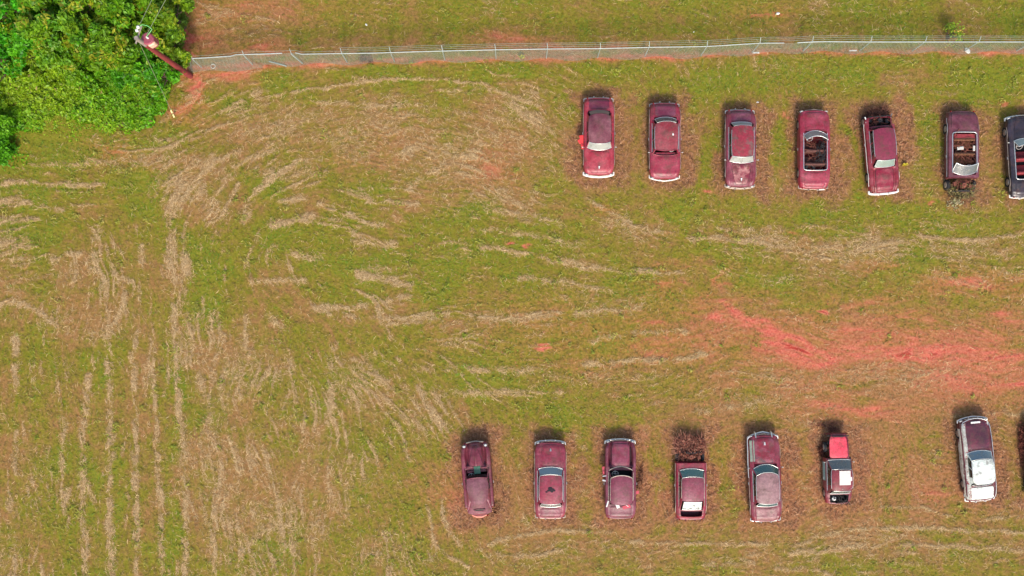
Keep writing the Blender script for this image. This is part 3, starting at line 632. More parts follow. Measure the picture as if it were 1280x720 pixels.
            g_ = MB(); g_.grid(between(a[1:-1], c2[1:-1])); rg = g_.build('rear_window', dm, root)
            if P.get('chrome_rg', 1):
                g_ = MB(); g_.tube(a[1:-1], .02); g_.tube(c2[1:-1], .018); g_.tube([a[1], c2[1]], .018); g_.tube([a[-2], c2[-2]], .018); g_.build('window_surround', CHROME if P.get('chrome_rg', 1) == 1 else PITTED, rg)
        # sides: pillars are painted metal, glass between them
        for s in (-1, 1):
            m_ = 20; lo = []; hi = []
            for i in range(m_ + 1):
                v = i / m_; y = base_f(s).y + (base_r(s).y - base_f(s).y) * v
                lo.append(Vector((s * gw * 1.0, y, zb - .01 + 0.0))); q = roof_pt(s, v); hi.append(Vector((q.x, q.y, q.z - .03)))
            lo[0] = base_f(s); lo[-1] = base_r(s)
            gA, gB = P.get('sideglass', (2, 15))
            g_ = MB(); g_.grid(between(lo[gA:gB + 1], hi[gA:gB + 1], .0, .96, 3)); sg = g_.build('side_window', P.get('sidemat', glass('side_glass', (40, 46, 44), .7, .15)), root)
            g_ = MB(); g_.grid(between(lo[gB:], hi[gB:], 0, 1, 4)); g_.build('rear_quarter', XR if P.get('pillar_roof') else X, root)
            for md, rd in ((0, .035), ((gA + gB) // 2, .028)):
                g_ = MB(); g_.tube([lo[md], hi[md]], rd); g_.build('pillar', XR if P.get('pillar_roof') else X, root)
            if P.get('sidetrim', 1):
                g_ = MB(); g_.tube([v + Vector((s * .015, 0, .01)) for v in lo[1:-2]], .022, 5); g_.tube([v + Vector((s * .02, 0, .0)) for v in hi[0:-2]], .018, 5); g_.build('window_trim', P.get('sidetrimmat', CHROME), sg)
    # seats, wheel
    if not P.get('noseat'):
        for q, yy in enumerate((.38, .72) if not P.get('pickup') else (.55,)):
            t = cab0 + (cab1 - cab0) * yy; g_ = MB(); g_.box((0, Y(t), .52), (wid(t) * 1.36, .52, .22), bev=.06); g_.box((0, Y(t) - .30, .80), (wid(t) * 1.36, .16, .50), rx=-.22, bev=.05)
            g_.build('seat', P.get('seatmat', TRIMCLOTH), root)
        g_ = MB(); c_ = Vector((-.36, Y(cab0 + .085), .93)); ax = Vector((0, -.45, 1)).normalized(); e1 = Vector((1, 0, 0)); e2 = ax.cross(e1)
        g_.tube([c_ + (e1 * math.cos(q) + e2 * math.sin(q)) * .20 for q in [2 * math.pi * k / 20 for k in range(21)]], .017, 5, False)
        g_.tube([c_ - e1 * .2, c_ + e1 * .2], .014, 5); g_.tube([c_, c_ + Vector((0, .4, -.2))], .025, 6); g_.ball(c_, .05)
        g_.build('steering_wheel', STEER, root)
        g_ = MB(); g_.box((0, Y(cab0 + .02), zb - .12), (wid(h1) * 1.4, .22, .16), bev=.04); g_.build('dashboard', P.get('dashmat', X), root)
    # doors
    if not P.get('nodoor'):
        d0, d1 = P.get('door', (h1 + .05, h1 + .05 + .22))
        for s in (-1, 1):
            if s < 0 and P.get('no_left_door'): continue
            g_ = MB(); g_.grid([[side(t, k, s) + Vector((s * .014, 0, 0)) for k in (0, 1, 2, 3)] for t in [d0 + (d1 - d0) * i / 8 for i in range(9)]])
            dr = g_.build('door', XS if s < 0 else X, root)
            t = d1 - .03; q = side(t, 1, s); g_ = MB(); g_.tube([q + Vector((s * .05, .09, 0)), q + Vector((s * .055, -.06, 0))], .018, 6); g_.build('door_handle', CHROME, dr)
    # bumpers
    def bumper(nm_, t, sgn, mat, w_=1.0, z=.52, rad=.07, dy=.06, v=0.0, tilt=0, parent=root, guards=True):
        g_ = MB(); pts = []
        for i in range(17):
            u = -1 + 2 * i / 16; y = Y(t) + sgn * (dy - (.10 if sgn > 0 else .07) * abs(u) ** 3.5 + v * (1 - abs(u)) )
            pts.append((u * hw * w_, y + tilt * u, z))
        wrap = .16; pts = [(pts[0][0] * 1.01, pts[0][1] - sgn * wrap, z)] + pts + [(pts[-1][0] * 1.01, pts[-1][1] - sgn * wrap, z)]
        g_.tube(pts, [rad * .7] + [rad] * 17 + [rad * .7], 8, squash=1.2)
        if guards:
            for s in (-.32, .32): g_.tube([(s * hw, Y(t) + sgn * (dy + .07), z - .1), (s * hw, Y(t) + sgn * (dy + .05), z + .17)], [.045, .03], 6)
        return g_.build(nm_, mat, parent)
    if not P.get('nofb'): bumper('front_bumper', f0, 1, P.get('fbmat', CHROME), P.get('fbw', .99), rad=P.get('fbr', .065), v=P.get('fbv', .04), dy=P.get('fbdy', .07))
    if not P.get('norb'): bumper('rear_bumper', e0, -1, P.get('rbmat', CHROME), P.get('rbw', .97), rad=P.get('rbr', .06), v=P.get('rbv', 0), dy=P.get('rbdy', .04), tilt=P.get('rbtilt', 0))
    # lamps
    if f0 == 0 and not P.get('nolamps'):
        for s in (-1, 1):
            if (s < 0 and P.get('no_left')) or (s > 0 and P.get('no_right')): continue
            lx = P.get('lampx', .80) * hw; ly = Y(P.get('lampt', .012)); lz = P.get('lampz', .62)
            g_ = MB(); g_.ball((s * lx, ly, lz), .11, (1, .8, 1), 12); lmp = g_.build('headlight', LAMPGLASS, root)
            g_ = MB(); g_.tube([(s * lx + .13 * math.cos(q), ly + .04, lz + .13 * math.sin(q)) for q in [2 * math.pi * k / 14 for k in range(15)]], .022, 5, False); g_.build('lamp_rim', CHROME, lmp)
        if not P.get('nogrille'):
            g_ = MB()
            for k in range(4): g_.tube([(-hw * .6, Y(0) + .03, .44 + k * .09), (0, Y(0) + .10, .44 + k * .09), (hw * .6, Y(0) + .03, .44 + k * .09)], .018, 5)
            g_.build('grille', PITTED, root)
    if not P.get('notail'):
        for s in (-1, 1):
            g_ = MB(); g_.ball((s * hw * (1 - tr) * .86, Y(e0) + .0 , deck(e0, .86) - .06), .06, (.9, .8, 1.2), 8); g_.build('tail_light', REDLENS, root)
    # wheels
    for q in fw:
        if q < f0 and not P.get('keepwheels'): continue
        for s in (-1, 1):
            g_ = MB(); g_.disc((s * (wid(q) - .16), Y(q), .31), .19, .335, 'x', .095, 20); ty = g_.build('wheel', RUBBER, root)
            g_ = MB(); g_.disc((s * (wid(q) - .13), Y(q), .31), .02, .20, 'x', .07, 16); g_.build('rim', PITTED, ty)
    # chrome strips along the sides
    if P.get('spear', 1):
        for s in (-1, 1):
            if s < 0 and P.get('no_left_spear'): continue
            a, c_ = P.get('spear_t', (.12, .92))
            if P.get('no_left') and s < 0: a = max(a, P['no_left'] + .01)
            if P.get('no_right') and s > 0: a = max(a, P['no_right'] + .01)
            a = max(a, f0 + .01); g_ = MB(); g_.tube([side(a + (c_ - a) * i / 16, 1, s) + Vector((s * .012, 0, .02)) for i in range(17)], .017, 5); g_.build('side_strip', P.get('spearmat', PITTED), root)
    if P.get('mirror'):
        for s in (-1, 1):
            q = side(h1 + .05, 0, s); g_ = MB(); g_.tube([q + Vector((-s * .06, 0, .02)), q + Vector((s * .06, 0, .12))], .012, 5); g_.ball(q + Vector((s * .10, 0, .14)), .075, (1, .45, .9)); g_.build('side_mirror', CHROME, root)
    info = dict(Y=Y, deck=deck, wid=wid, hw=hw, side=side, roof_pt=roof_pt, lid=lid, L=L, h1=h1, w1=w1, g1=g1, zb=zb)
    return root, info
def part(root, name, mat, fn):
    g_ = MB(); fn(g_); return g_.build(name, mat, root)
def scraps(g_, n, x, y, z, r, seed, lo=.15, hi=.5, thick=.02):
    q = random.Random(seed)
    for i in range(n):
        c_ = Vector((q.uniform(*x), q.uniform(*y), q.uniform(*z))); a = q.uniform(0, 6.28); l = q.uniform(lo, hi)
        d_ = Vector((math.cos(a), math.sin(a), q.uniform(-.35, .35))) * l / 2; m_ = c_ + Vector((q.uniform(-.08, .08), q.uniform(-.08, .08), q.uniform(0, .08)))
        g_.tube([c_ - d_, m_, c_ + d_], [r, r * .8, r * .5], 4)
def engine(root, I, a, c_, seed, mat=DARKMETAL, top=.92):
    Y, hw = I['Y'], I['hw']; y0, y1 = Y(a), Y(c_); ym = (y0 + y1) / 2; ln = abs(y0 - y1)
    def f(g_):
        g_.box((0, ym, .62), (.36, ln * .62, .34), bev=.04); g_.box((0, ym, .80), (.24, ln * .5, .12), bev=.03)
        g_.disc((0, ym, top), .03, .15, 'z', .04, 14)
        for s in (-1, 1): g_.tube([(s * .24, ym - ln * .25, .72), (s * .30, ym + ln * .2, .62), (s * .27, y0 - .05, .5)], .045, 6)
        g_.box((.5, ym - ln * .1, .7), (.2, .26, .2), .2, bev=.02); g_.box((-.52, ym + ln * .1, .62), (.22, .2, .2), -.3, bev=.02)
    e = part(root, 'engine', mat, f)
    part(root, 'radiator', DARKMETAL, lambda g_: (g_.box((0, y0 - .06, .68), (.72, .06, .5), bev=.01), g_.tube([(-.7, y0 - .02, .8), (.7, y0 - .02, .8)], .03, 6)))
    part(root, 'loose_hoses', RUST, lambda g_: scraps(g_, 26, (-.6, .6), (min(y0, y1) + .05, max(y0, y1) - .05), (.6, .92), .02, seed, .2, .6))
M1 = paint('faded_wine_paint', (132, 34, 56), (156, 76, 90), (112, 84, 76), (.38, .62), (.6, .72), seed=1)
G_GREEN = glass('green_tinted_glass', (44, 96, 84), .85, .1)
G_TEAL = glass('teal_glass', (40, 86, 82), .8, .08)
G_BLUE = glass('blue_grey_glass', (104, 124, 132), .85, .14)
G_PALE = glass('dusty_pale_glass', (150, 152, 144), .92, .3)
G_DARK = glass('dark_glass', (30, 34, 34), .6, .08)
G_OLIVE = glass('grimy_brown_glass', (128, 104, 88), .99, .6)
F50 = [(0, .02), (.1, .05), (.3, .03), (.8, .04), (1, .05)]
F40 = [(0, .0), (.1, .06), (.3, .02), (.7, .03), (1, .0)]
LL = 0.0512          # metres per photo pixel at deck height
# --- far row, left to right
r, I = make_car('vintage_car', 'wine red sedan with bright red flap sticking out, leftmost car near the fence', 748.5, 170.5, 0, True,
  dict(L=96 * LL, W=1.93, hood=.30, ws=.385, roof=.77, glass=.84, fender=F50, valley=.02, mat=paint('p_red_a', (166, 34, 54), (186, 78, 88), (206, 150, 140), (.42, .66), (.7, .78), seed=2),
       mat_roof=paint('p_roof_a', (112, 44, 58), (148, 92, 98), (96, 52, 58), (.35, .65), seed=3, rough=.36), mat_trunk=paint('p_trunk_a', (118, 32, 58), (138, 66, 84), (100, 70, 70), seed=4),
       emblem=1, crease=.02, hoodw=.72, fbmat=WHITEENAMEL, fbr=.075, fbv=.06, glassmat=G_PALE, rearmat=G_OLIVE, chrome_rg=0, split=0, rgbow=.2, wsbow=.2, spear=1, rbr=.04, mirror=1, hr=1.58, roofarc=.1, crown=.1, sidetrim=0))
def flap(g_):
    g_.box((.06 + I['hw'], .36, .74), (.34, .9, .05), .18, bev=.02); g_.box((.22 + I['hw'], .3, .66), (.26, .3, .12), .5, bev=.03)
part(r, 'sprung_fender_panel', simple('bright_red_primer', (226, 62, 62), .5, 0, .85, .2), flap)
r, I = make_car('vintage_coupe', 'wine red coupe with chrome roof rails and an empty windshield gap', 831, 176, 0, True,
  dict(L=94 * LL, W=1.94, hood=.285, ws=.345, roof=.73, glass=.81, fender=F50, mat=paint('p_red_b', (150, 30, 56), (172, 66, 84), (120, 60, 64), (.42, .66), seed=5),
       mat_roof=paint('p_roof_b', (146, 44, 52), (160, 74, 80), (120, 92, 74), (.4, .6), (.56, .7), seed=6), mat_trunk=paint('p_trunk_b', (124, 42, 66), (142, 74, 92), (110, 60, 70), seed=7),
       no_ws=1, chrome_ws=0, glassmat=G_DARK, rearmat=glass('grey_dusty_glass', (92, 96, 88), .9, .25), fbmat=WHITEENAMEL, fbr=.045, fbv=.10, fbdy=.05, crease=.016, nogrille=1, rbr=.03, mirror=1, rgbow=.22, gw=.87, rw=.76, rgw=1.0))
part(r, 'roof_spot', WHITEENAMEL, lambda g_: g_.ball((-.38, I['roof_pt'](0, .55).y, 1.49), .07, (1, 1.4, .3)))
make_car('vintage_sedan', 'maroon sedan with rust blotched hood and roof and a split chrome windshield', 925.5, 185.5, 0, True,
  dict(L=96 * LL, W=1.9, hood=.29, ws=.37, roof=.775, glass=.84, fender=[(0, .0), (.1, .07), (.3, .02), (1, .04)], valley=.04, mat=paint('p_red_c', (124, 32, 52), (148, 70, 84), (196, 160, 150), (.4, .6), (.64, .74), seed=8),
       mat_hood=paint('p_hood_c', (134, 36, 56), (190, 130, 124), (130, 88, 60), (.42, .60), (.58, .68), s2=2.4, s3=2.2, seed=9), mat_roof=paint('p_roof_c', (160, 46, 62), (134, 92, 86), (104, 84, 76), (.5, .58), (.60, .68), s2=1.6, seed=10),
       mat_trunk=paint('p_trunk_c', (116, 38, 62), (134, 72, 90), (110, 60, 70), seed=11), glassmat=G_PALE, split=1, emblem=1, hoodtap=.6, crease=.04, fbmat=PITTED, fbr=.05, rbr=.04, gw=.84, rw=.73, crown=.1, mirror=1))
r, I = make_car('open_convertible', 'bright wine red roofless convertible with debris and a pale steering wheel in its cabin', 1017.5, 187, 0, False,
  dict(L=97 * LL, W=1.93, hood=.26, ws=.345, roof=.77, glass=.79, open=1, fender=[(0, .03), (.25, .04), (.5, .0), (.8, .02), (1, .03)], valley=.03, mat=paint('p_red_d', (158, 32, 56), (176, 76, 92), (110, 60, 70), (.42, .66), seed=12),
       crease=.0, hoodtap=1.12, hoodw=.62, nofb=1, rbmat=PITTED, rbr=.035, mat_tub=REDCLOTH, wsbow=.3, spear=0, gw=.78, notail=0))
part(r, 'broken_bumper_end', WHITEENAMEL, lambda g_: g_.box((.5, I['Y'](1) - .06, .5), (.5, .08, .08), .05, bev=.02))
part(r, 'spare_tyre', RUBBER, lambda g_: g_.disc((-.32, -1.22, .82), .17, .32, 'z', .09, 20))
part(r, 'loose_scrap', RUST, lambda g_: scraps(g_, 60, (-.5, .6), (-1.45, .5), (.72, .98), .022, 5, .2, .7))
part(r, 'broken_slats', DARKMETAL, lambda g_: scraps(g_, 34, (.1, .62), (-1.0, .7), (.9, 1.02), .03, 6, .3, .7))
r, I = make_car('wrecked_sedan', 'tilted maroon sedan with no front end and a pale bumper below its bulging trunk', 1101.5, 191, 4.8, False,
  dict(L=98 * LL, W=1.9, start=.04, no_right=.14, hood=.165, ws=.205, roof=.61, glass=.70, wheels=(.08, .80), nohood=1, bay=(.05, .155), fender=F50, valley=.1, rvalley=1.0, mat=paint('p_red_e', (140, 24, 42), (160, 70, 80), (200, 180, 170), (.42, .66), (.62, .70), seed=13),
       mat_roof=paint('p_roof_e', (138, 40, 64), (146, 56, 78), (150, 60, 80), (.3, .8), seed=14), mat_trunk=paint('p_trunk_e', (146, 26, 52), (176, 90, 96), (206, 170, 150), (.5, .7), (.66, .8), seed=15), trunkw=.6, nofb=1, nolamps=1,
       glassmat=G_DARK, rearmat=glass('grey_green_glass', (120, 138, 128), .92, .2), chrome_ws=0, rbmat=WHITEENAMEL, rbr=.085, rbdy=.1, spear=1, spearmat=WHITEENAMEL, gw=.80, rw=.72, crown=.05, door=(.22, .42), noseat=0))
engine(r, I, .03, .15, 3)
part(r, 'bent_fender_tips', WHITEENAMEL, lambda g_: (g_.box((-.86, I['Y'](.05), .8), (.08, .22, .06), .3, bev=.02), g_.box((-.8, I['Y'](.10), .84), (.2, .07, .05), .2, bev=.02), g_.box((.8, I['Y'](.04), .8), (.05, .3, .05), -.4, bev=.02)))
r, I = make_car('gutted_convertible', 'faded plum convertible with a rotted brown cabin and weeds where its hood was', 1203, 191, 0, True,
  dict(L=104 * LL, W=1.95, hood=.22, ws=.325, roof=.73, glass=.755, open=1, nohood=1, keepwheels=1, fender=[(0, .0), (.3, .01), (1, .05)], mat=paint('p_red_f', (98, 36, 50), (130, 72, 84), (84, 54, 56), (.36, .6), seed=16), mat_tub=TRIMCLOTH, start=.20,
       glassmat=glass('pale_screen', (96, 100, 98), .7, .2), nofb=1, nolamps=1, nogrille=1, norb=1, trunkw=.84, wsbow=.24, gw=.80, spearmat=CHROME, wheels=(.12, .80), seatmat=simple('brown_rot', (112, 72, 48), .95, 0, .9, .5, 12)))
engine(r, I, .03, .19, 8, RUST)
part(r, 'cabin_debris', RUST, lambda g_: scraps(g_, 90, (-.6, .6), (-1.2, .7), (.7, 1.0), .028, 15, .2, .7))
part(r, 'torn_seat_back', simple('pale_rag', (196, 190, 178), .9, 0, .9, .15), lambda g_: (g_.box((.28, -.25, 1.0), (.42, .2, .05), .1, bev=.02), g_.box((-.6, -.25, .98), (.14, .34, .05), bev=.02)))
part(r, 'red_tonneau_panel', REDCLOTH, lambda g_: g_.box((0, I['Y'](.68), .97), (1.3, .42, .03), bev=.012))
make_car('black_convertible', 'black open car with chrome windshield frame, cut off by the right edge', 1279.5, 196, 3.5, False,
  dict(L=100 * LL, W=1.95, hood=.27, ws=.36, roof=.78, glass=.80, open=1, fender=F40, valley=.05, hoodtap=.75, mat=paint('p_black', (36, 32, 38), (70, 58, 70), (90, 60, 66), (.4, .66), (.62, .74), seed=17, rough=.35), crease=.03,
       rbmat=WHITEENAMEL, rbr=.05, glassmat=glass('haze_screen', (140, 150, 146), .9, .2), mirror=1, spear=1, gw=.74, seatmat=REDCLOTH))
# --- near row, left to right
r, I = make_car('fastback_coupe', 'dull plum rounded fastback with pointed nose and small oval rear window', 597, 600, 4.5, False,
  dict(L=93 * LL, W=1.86, hood=.30, ws=.43, roof=.80, glass=.97, cab=(.345, .44), wheels=(.15, .78), taper=(.22, .42), bow=.02, bowt=.42, fender=[(0, .02), (.12, .10), (.3, .0), (.7, .02), (1, -.1)], valley=.34, rvalley=.1, vallu=.60, nose=.26, nofb=1, fastback=1, notrunk=1,
       hoodw=.5, hoodtap=.30, crease=.08, mat=paint('p_red_g', (122, 34, 54), (144, 66, 80), (98, 60, 66), (.4, .62), seed=18), mat_roof=paint('p_roof_g', (108, 44, 60), (136, 78, 90), (88, 54, 66), (.36, .6), seed=19, rough=.62),
       z=[(0, .78), (.06, .98), (.28, 1.08), (.55, 1.02), (.85, .95), (.94, .8), (1, .55)], no_ws=1, crown=.13, rtaper=.35, rdrop=.5, roofarc=.03, gw=.84, rw=.74, sidetrim=0, spear=0, fbmat=PITTED, fbr=.04, fbw=.8, rbr=.03, rbw=.5, norb=1, lampx=.74, lampt=.03, lampz=.93,
       hr=1.6, sideglass=(2, 9), noseat=0))
part(r, 'green_dash_panel', simple('green_dash', (52, 98, 74), .4, 0, .9, .25), lambda g_: g_.box((.05, I['Y'](.335), 1.13), (.4, .62, .04), bev=.012))
part(r, 'cowl_bar', M1, lambda g_: (g_.box((-.42, I['Y'](.30), 1.1), (.32, .07, .05), bev=.01), g_.box((.45, I['Y'](.32), 1.1), (.3, .07, .05), bev=.01), g_.box((-.42, I['Y'](.37), 1.12), (.3, .06, .04), .2, bev=.01)))
part(r, 'rear_bumper', simple('peach_bumper', (214, 130, 110), .5, 0, .9, .2), lambda g_: g_.tube([(-.55, I['Y'](.975), .5), (-.25, I['Y'](1.0), .5), (.1, I['Y'](1.005), .5), (.4, I['Y'](.985), .5)], [.05, .08, .08, .05], 8))
r, I = make_car('vintage_sedan', 'wine red sedan with a black scorch mark on its roof', 688, 600.5, 0, False,
  dict(L=95 * LL, W=1.95, hood=.30, ws=.40, roof=.78, glass=.845, fender=F50, valley=.02, mat=paint('p_red_h', (142, 34, 56), (164, 76, 92), (120, 70, 74), (.42, .66), seed=20), mat_roof=paint('p_roof_h', (154, 44, 66), (166, 82, 96), (150, 60, 80), (.45, .7), seed=21),
       mat_trunk=paint('p_trunk_h', (134, 50, 66), (152, 82, 94), (170, 130, 120), seed=22), glassmat=G_BLUE, rearmat=glass('grey_dusty_glass', (92, 96, 88), .9, .25), emblem=1, hoodtap=.82, fbr=.05, rbr=.045, sidetrimmat=CHROME, gw=.85, rw=.75, rbmat=PITTED, mirror=0))
part(r, 'roof_scorch', simple('scorch', (34, 24, 30), .9, 0, 1, .4), lambda g_: [g_.ball((q[0], q[1] - .42, 1.52), q[2], (1.6, 1, .16), 8) for q in ((-.05, .1, .09), (.1, .02, .08), (0, 0, .12), (.2, -.05, .06), (-.15, -.05, .07), (.06, -.12, .06), (-.28, -.14, .05))])
r, I = make_car('pontoon_sedan', 'plum sedan with separate round fenders, narrow hood and broken white trim at its tail', 775.5, 600, 0, False,
  dict(L=97 * LL, W=1.95, hood=.31, ws=.41, roof=.79, glass=.81, fender=[(0, .0), (.1, .04), (.3, -.02), (.8, .03), (1, .02)], valley=.42, rvalley=.02, vallu=.70, hoodw=.58, crease=.01, mat=paint('p_red_i', (116, 36, 56), (144, 72, 88), (90, 50, 56), (.4, .64), seed=23), mat_hood=paint('p_hood_i', (140, 40, 62), (158, 74, 92), (120, 60, 70), seed=24, coat=.3),
       mat_roof=paint('p_roof_i', (132, 50, 70), (146, 72, 88), (110, 60, 70), seed=25), no_ws=1, chrome_ws=1, fbr=.06, fbv=.05, norb=1, trunkw=.74, wsbow=.26, spear=0, gw=.80, rw=.72, sidetrim=1, sidetrimmat=PITTED, crown=.06, chrome_rg=0, emblem=0))
part(r, 'torn_trim', WHITEENAMEL, lambda g_: (g_.box((-.86, I['Y'](.795), .98), (.09, .42, .04), -.3, bev=.01), g_.box((-.22, I['Y'](.815), 1.1), (.22, .3, .05), .4, bev=.02), g_.tube([(-.25, I['Y'](.79), 1.12), (.3, I['Y'](.80), 1.1), (.55, I['Y'](.84), 1.02)], .025, 5)))
for s_, w_ in ((-1, .05), (1, .11)): part(r, 'fender_gap_shade', GAP, lambda g_: g_.grid([[Vector((s_ * (I['hw'] * .64 + w_ * (k - .5) + (.03 if s_ > 0 else 0)), I['Y'](t), I['deck'](t, .66) + .05)) for k in (0, 1)] for t in [.08 + .20 * i / 8 for i in range(9)]]))  # dark strips painted in as the shade between hood and fenders
part(r, 'hanging_left_mirror', CHROME, lambda g_: (g_.box((-1.02, I['Y'](.44), .9), (.3, .06, .05), .1, bev=.01), g_.box((-1.03, I['Y'](.50), .88), (.3, .1, .05), -.2, bev=.01), g_.box((-.86, I['Y'](.47), .9), (.06, .34, .05), bev=.01)))
part(r, 'red_patch_panel', simple('pinkish_red_metal', (196, 70, 84), .5, 0, .9, .2), lambda g_: (g_.box((.35, I['Y'](.83), 1.05), (.5, .22, .03), .25, bev=.01), g_.box((-1.02, I['Y'](.38), .6), (.25, .5, .04), .1, bev=.01), g_.box((1.08, I['Y'](.67), .5), (.3, .2, .04), .3, bev=.01)))
r, I = make_car('pickup_coupe', 'wine red car with green windshield, rear glass with painted glare and weeds replacing its hood', 863.5, 600.5, 0, False,
  dict(L=98 * LL, W=1.92, start=.27, hood=.325, ws=.43, roof=.735, glass=.875, nohood=1, notrunk=1, keepwheels=1, bed=(.885, .965), wheels=(.2, .80), fender=F50, mat=paint('p_red_j', (150, 26, 52), (166, 60, 80), (190, 120, 120), (.45, .7), (.68, .76), seed=26),
       mat_roof=paint('p_roof_j', (140, 52, 70), (158, 84, 98), (120, 60, 70), (.4, .65), seed=27), glassmat=G_GREEN, rearmat=glass('painted_glare_glass', (236, 240, 236), .97, .3, (110, 112, 104), (.42, .6)), nofb=1, nolamps=1, rbr=.03, rbmat=M1, mat_tub=paint('p_bed', (104, 14, 40), (120, 30, 54), (80, 20, 30), seed=28), rgbow=.03, rgw=.9,  # rear glass: glare is painted in as a white base colour
       gw=.84, rw=.74, hr=1.55, spear=1, sidetrimmat=PITTED, noseat=0))
engine(r, I, .13, .25, 12, RUST)
r, I = make_car('finned_sedan', 'long sedan with chalky pink roof and trunk, red hood and a bare grey left fender', 956, 598, 2, False,
  dict(L=108 * LL, W=1.96, hood=.315, ws=.41, roof=.765, glass=.82, fender=[(0, .04), (.15, .04), (.3, .02), (.8, .03), (1, .06)], valley=.04, hoodw=.68, mat=paint('p_red_k', (134, 32, 52), (152, 70, 84), (120, 90, 90), (.42, .66), seed=29, rough=.35), mat_hood=paint('p_hood_k', (142, 22, 44), (160, 84, 96), (84, 64, 72), (.46, .6), (.56, .68), seed=30, coat=.3),
       mat_roof=paint('p_roof_k', (156, 112, 114), (176, 134, 132), (146, 92, 96), (.3, .7), seed=31), mat_trunk=paint('p_trunk_k', (152, 86, 94), (184, 146, 138), (128, 50, 66), (.4, .66), seed=32), glassmat=G_TEAL, rearmat=G_TEAL, emblem=2, fbr=.06, fbv=.22, fbdy=-.02, rbr=.05, gw=.84, rw=.74, wsbow=.3, mirror=1, rbdy=.02))
part(r, 'stripped_left_fender', simple('grey_green_primer', (124, 132, 116), .6, 0, .9, .25), lambda g_: g_.grid([[Vector((-I['hw'] * .98 + .30 * k / 3, I['Y'](t), I['deck'](t, .9 - .1 * k) + .02)) for k in range(4)] for t in [.05 + .24 * i / 10 for i in range(11)]]))
part(r, 'side_spear', CHROME, lambda g_: (g_.tube([(-I['hw'] * 1.10, I['Y'](.03), .86), (-I['hw'] * 1.12, I['Y'](.3), .86), (-I['hw'] * 1.09, I['Y'](.48), .84)], .03, 6), g_.tube([(-I['hw'] * 1.10, I['Y'](.03), .86), (-I['hw'] * .96, I['Y'](.0), .88)], .05, 6)))
part(r, 'bumper_guard', CHROME, lambda g_: [g_.tube([(s * .52, I['Y'](.0) + .22, .5), (s * .52, I['Y'](.0) + .12, .72), (s * .52, I['Y'](.02), .86)], [.05, .075, .03], 7) for s in (-1, 1)])
r, I = make_car('stripped_pickup', 'short stripped pickup with bright coral hood and a white patch on its torn roof', 1047, 586, 1, False,
  dict(L=88 * LL, W=1.66, cat='pickup', hood=.34, ws=.48, roof=.775, glass=.845, pickup=1, no_left=.34, no_right=.34, notrunk=1, bed=(.855, .985), wheels=(.2, .86), fender=[(0, 0), (1, .01)], hoodw=.72, hoodtap=.92, crease=0, mat=paint('p_red_l', (132, 30, 46), (150, 80, 84), (110, 110, 110), (.45, .65), (.6, .7), seed=33),
       mat_hood=paint('p_hood_l', (222, 62, 80), (230, 92, 100), (190, 40, 56), (.4, .7), (.68, .78), seed=34, k=1.0), mat_roof=paint('p_roof_l', (130, 34, 46), (150, 60, 66), (200, 186, 176), (.4, .6), (.62, .66), s3=1.6, seed=35), glassmat=glass('smoky_glass', (84, 90, 88), .85, .2), rearmat=glass('grey_dusty_glass', (92, 96, 88), .9, .25),
       nofb=1, nolamps=1, nogrille=1, norb=1, gw=.92, rw=.80, hr=1.62, mat_left=simple('teal_grey_door', (126, 158, 152), .5, 0, .9, .2), spear=0, rgbow=.02, wsbow=.04, door=(.40, .66), notail=1, bow=.03, mirror=1, ))
part(r, 'white_roof_patch', simple('peeled_white_paint', (222, 206, 196), .6, 0, .9, .15, 5), lambda g_: (g_.grid([[Vector((x, y, I['roof_pt'](x / .66, .5).z + .014 - .03 * abs(y + .55))) for x in (-.22, 0, .25, .5)] for y in (.05, -.3, -.6, -.85)]), g_.grid([[Vector((x, y, I['roof_pt'](x / .66, .5).z + .016 - .03 * abs(y + .55))) for x in (.45, .52, .60)] for y in (-.35, -.5, -.6)])))
engine(r, I, .02, .3, 21, top=.80)
part(r, 'bed_scrap', DARKMETAL, lambda g_: (scraps(g_, 40, (-.55, .6), (I['Y'](.98), I['Y'](.86)), (.7, 1.0), .022, 22, .15, .5)))
part(r, 'white_hubcap', WHITEENAMEL, lambda g_: g_.disc((-.35, I['Y'](.91), .95), .05, .13, 'z', .02, 14))
r, I = make_car('two_tone_sedan', 'white roofed and tailed sedan with a dark maroon hood and peeling left side', 1221.5, 575, 5.5, False,
  dict(L=102 * LL, W=1.92, hood=.36, ws=.465, roof=.765, glass=.81, fender=[(0, .02), (.15, .04), (.36, .02), (1, .06)], valley=.03, hoodw=.78, mat=paint('p_maroon_side', (96, 26, 42), (130, 60, 68), (196, 186, 176), (.42, .62), (.6, .66), seed=36), mat_left=paint('p_white_left', (206, 206, 192), (190, 180, 168), (140, 60, 66), (.4, .7), (.56, .62), seed=45, k=.85), mat_hood=paint('p_hood_m', (76, 20, 38), (120, 36, 58), (56, 22, 34), (.42, .62), (.6, .7), seed=37, coat=.4),
       mat_roof=paint('p_roof_m', (226, 232, 220), (214, 216, 204), (150, 144, 132), (.5, .8), (.68, .8), s3=1.4, seed=38, k=.9), mat_trunk=paint('p_trunk_m', (224, 230, 220), (208, 206, 196), (150, 140, 128), (.5, .8), (.66, .76), seed=39, k=.9), glassmat=G_BLUE, rearmat=G_DARK, fbr=.055, fbv=.1, fbmat=CHROME, rbmat=WHITEENAMEL, rbr=.05, gw=.80, rw=.72, pillar_roof=1, trunkw=.80, door=(.1, .95), spear=1))
part(r, 'hood_plate', WHITEENAMEL, lambda g_: g_.box((.02, I['Y'](.03), .90), (.6, .12, .03), bev=.01))
part(r, 'grille_hoop', CHROME, lambda g_: g_.tube([(-.82, I['Y'](.08), .86), (-.78, I['Y'](.02), .86), (-.4, I['Y'](.0) + .05, .86), (0, I['Y'](0) + .1, .86), (.4, I['Y'](0) + .05, .86), (.78, I['Y'](.02), .86), (.82, I['Y'](.08), .86)], .03, 6))
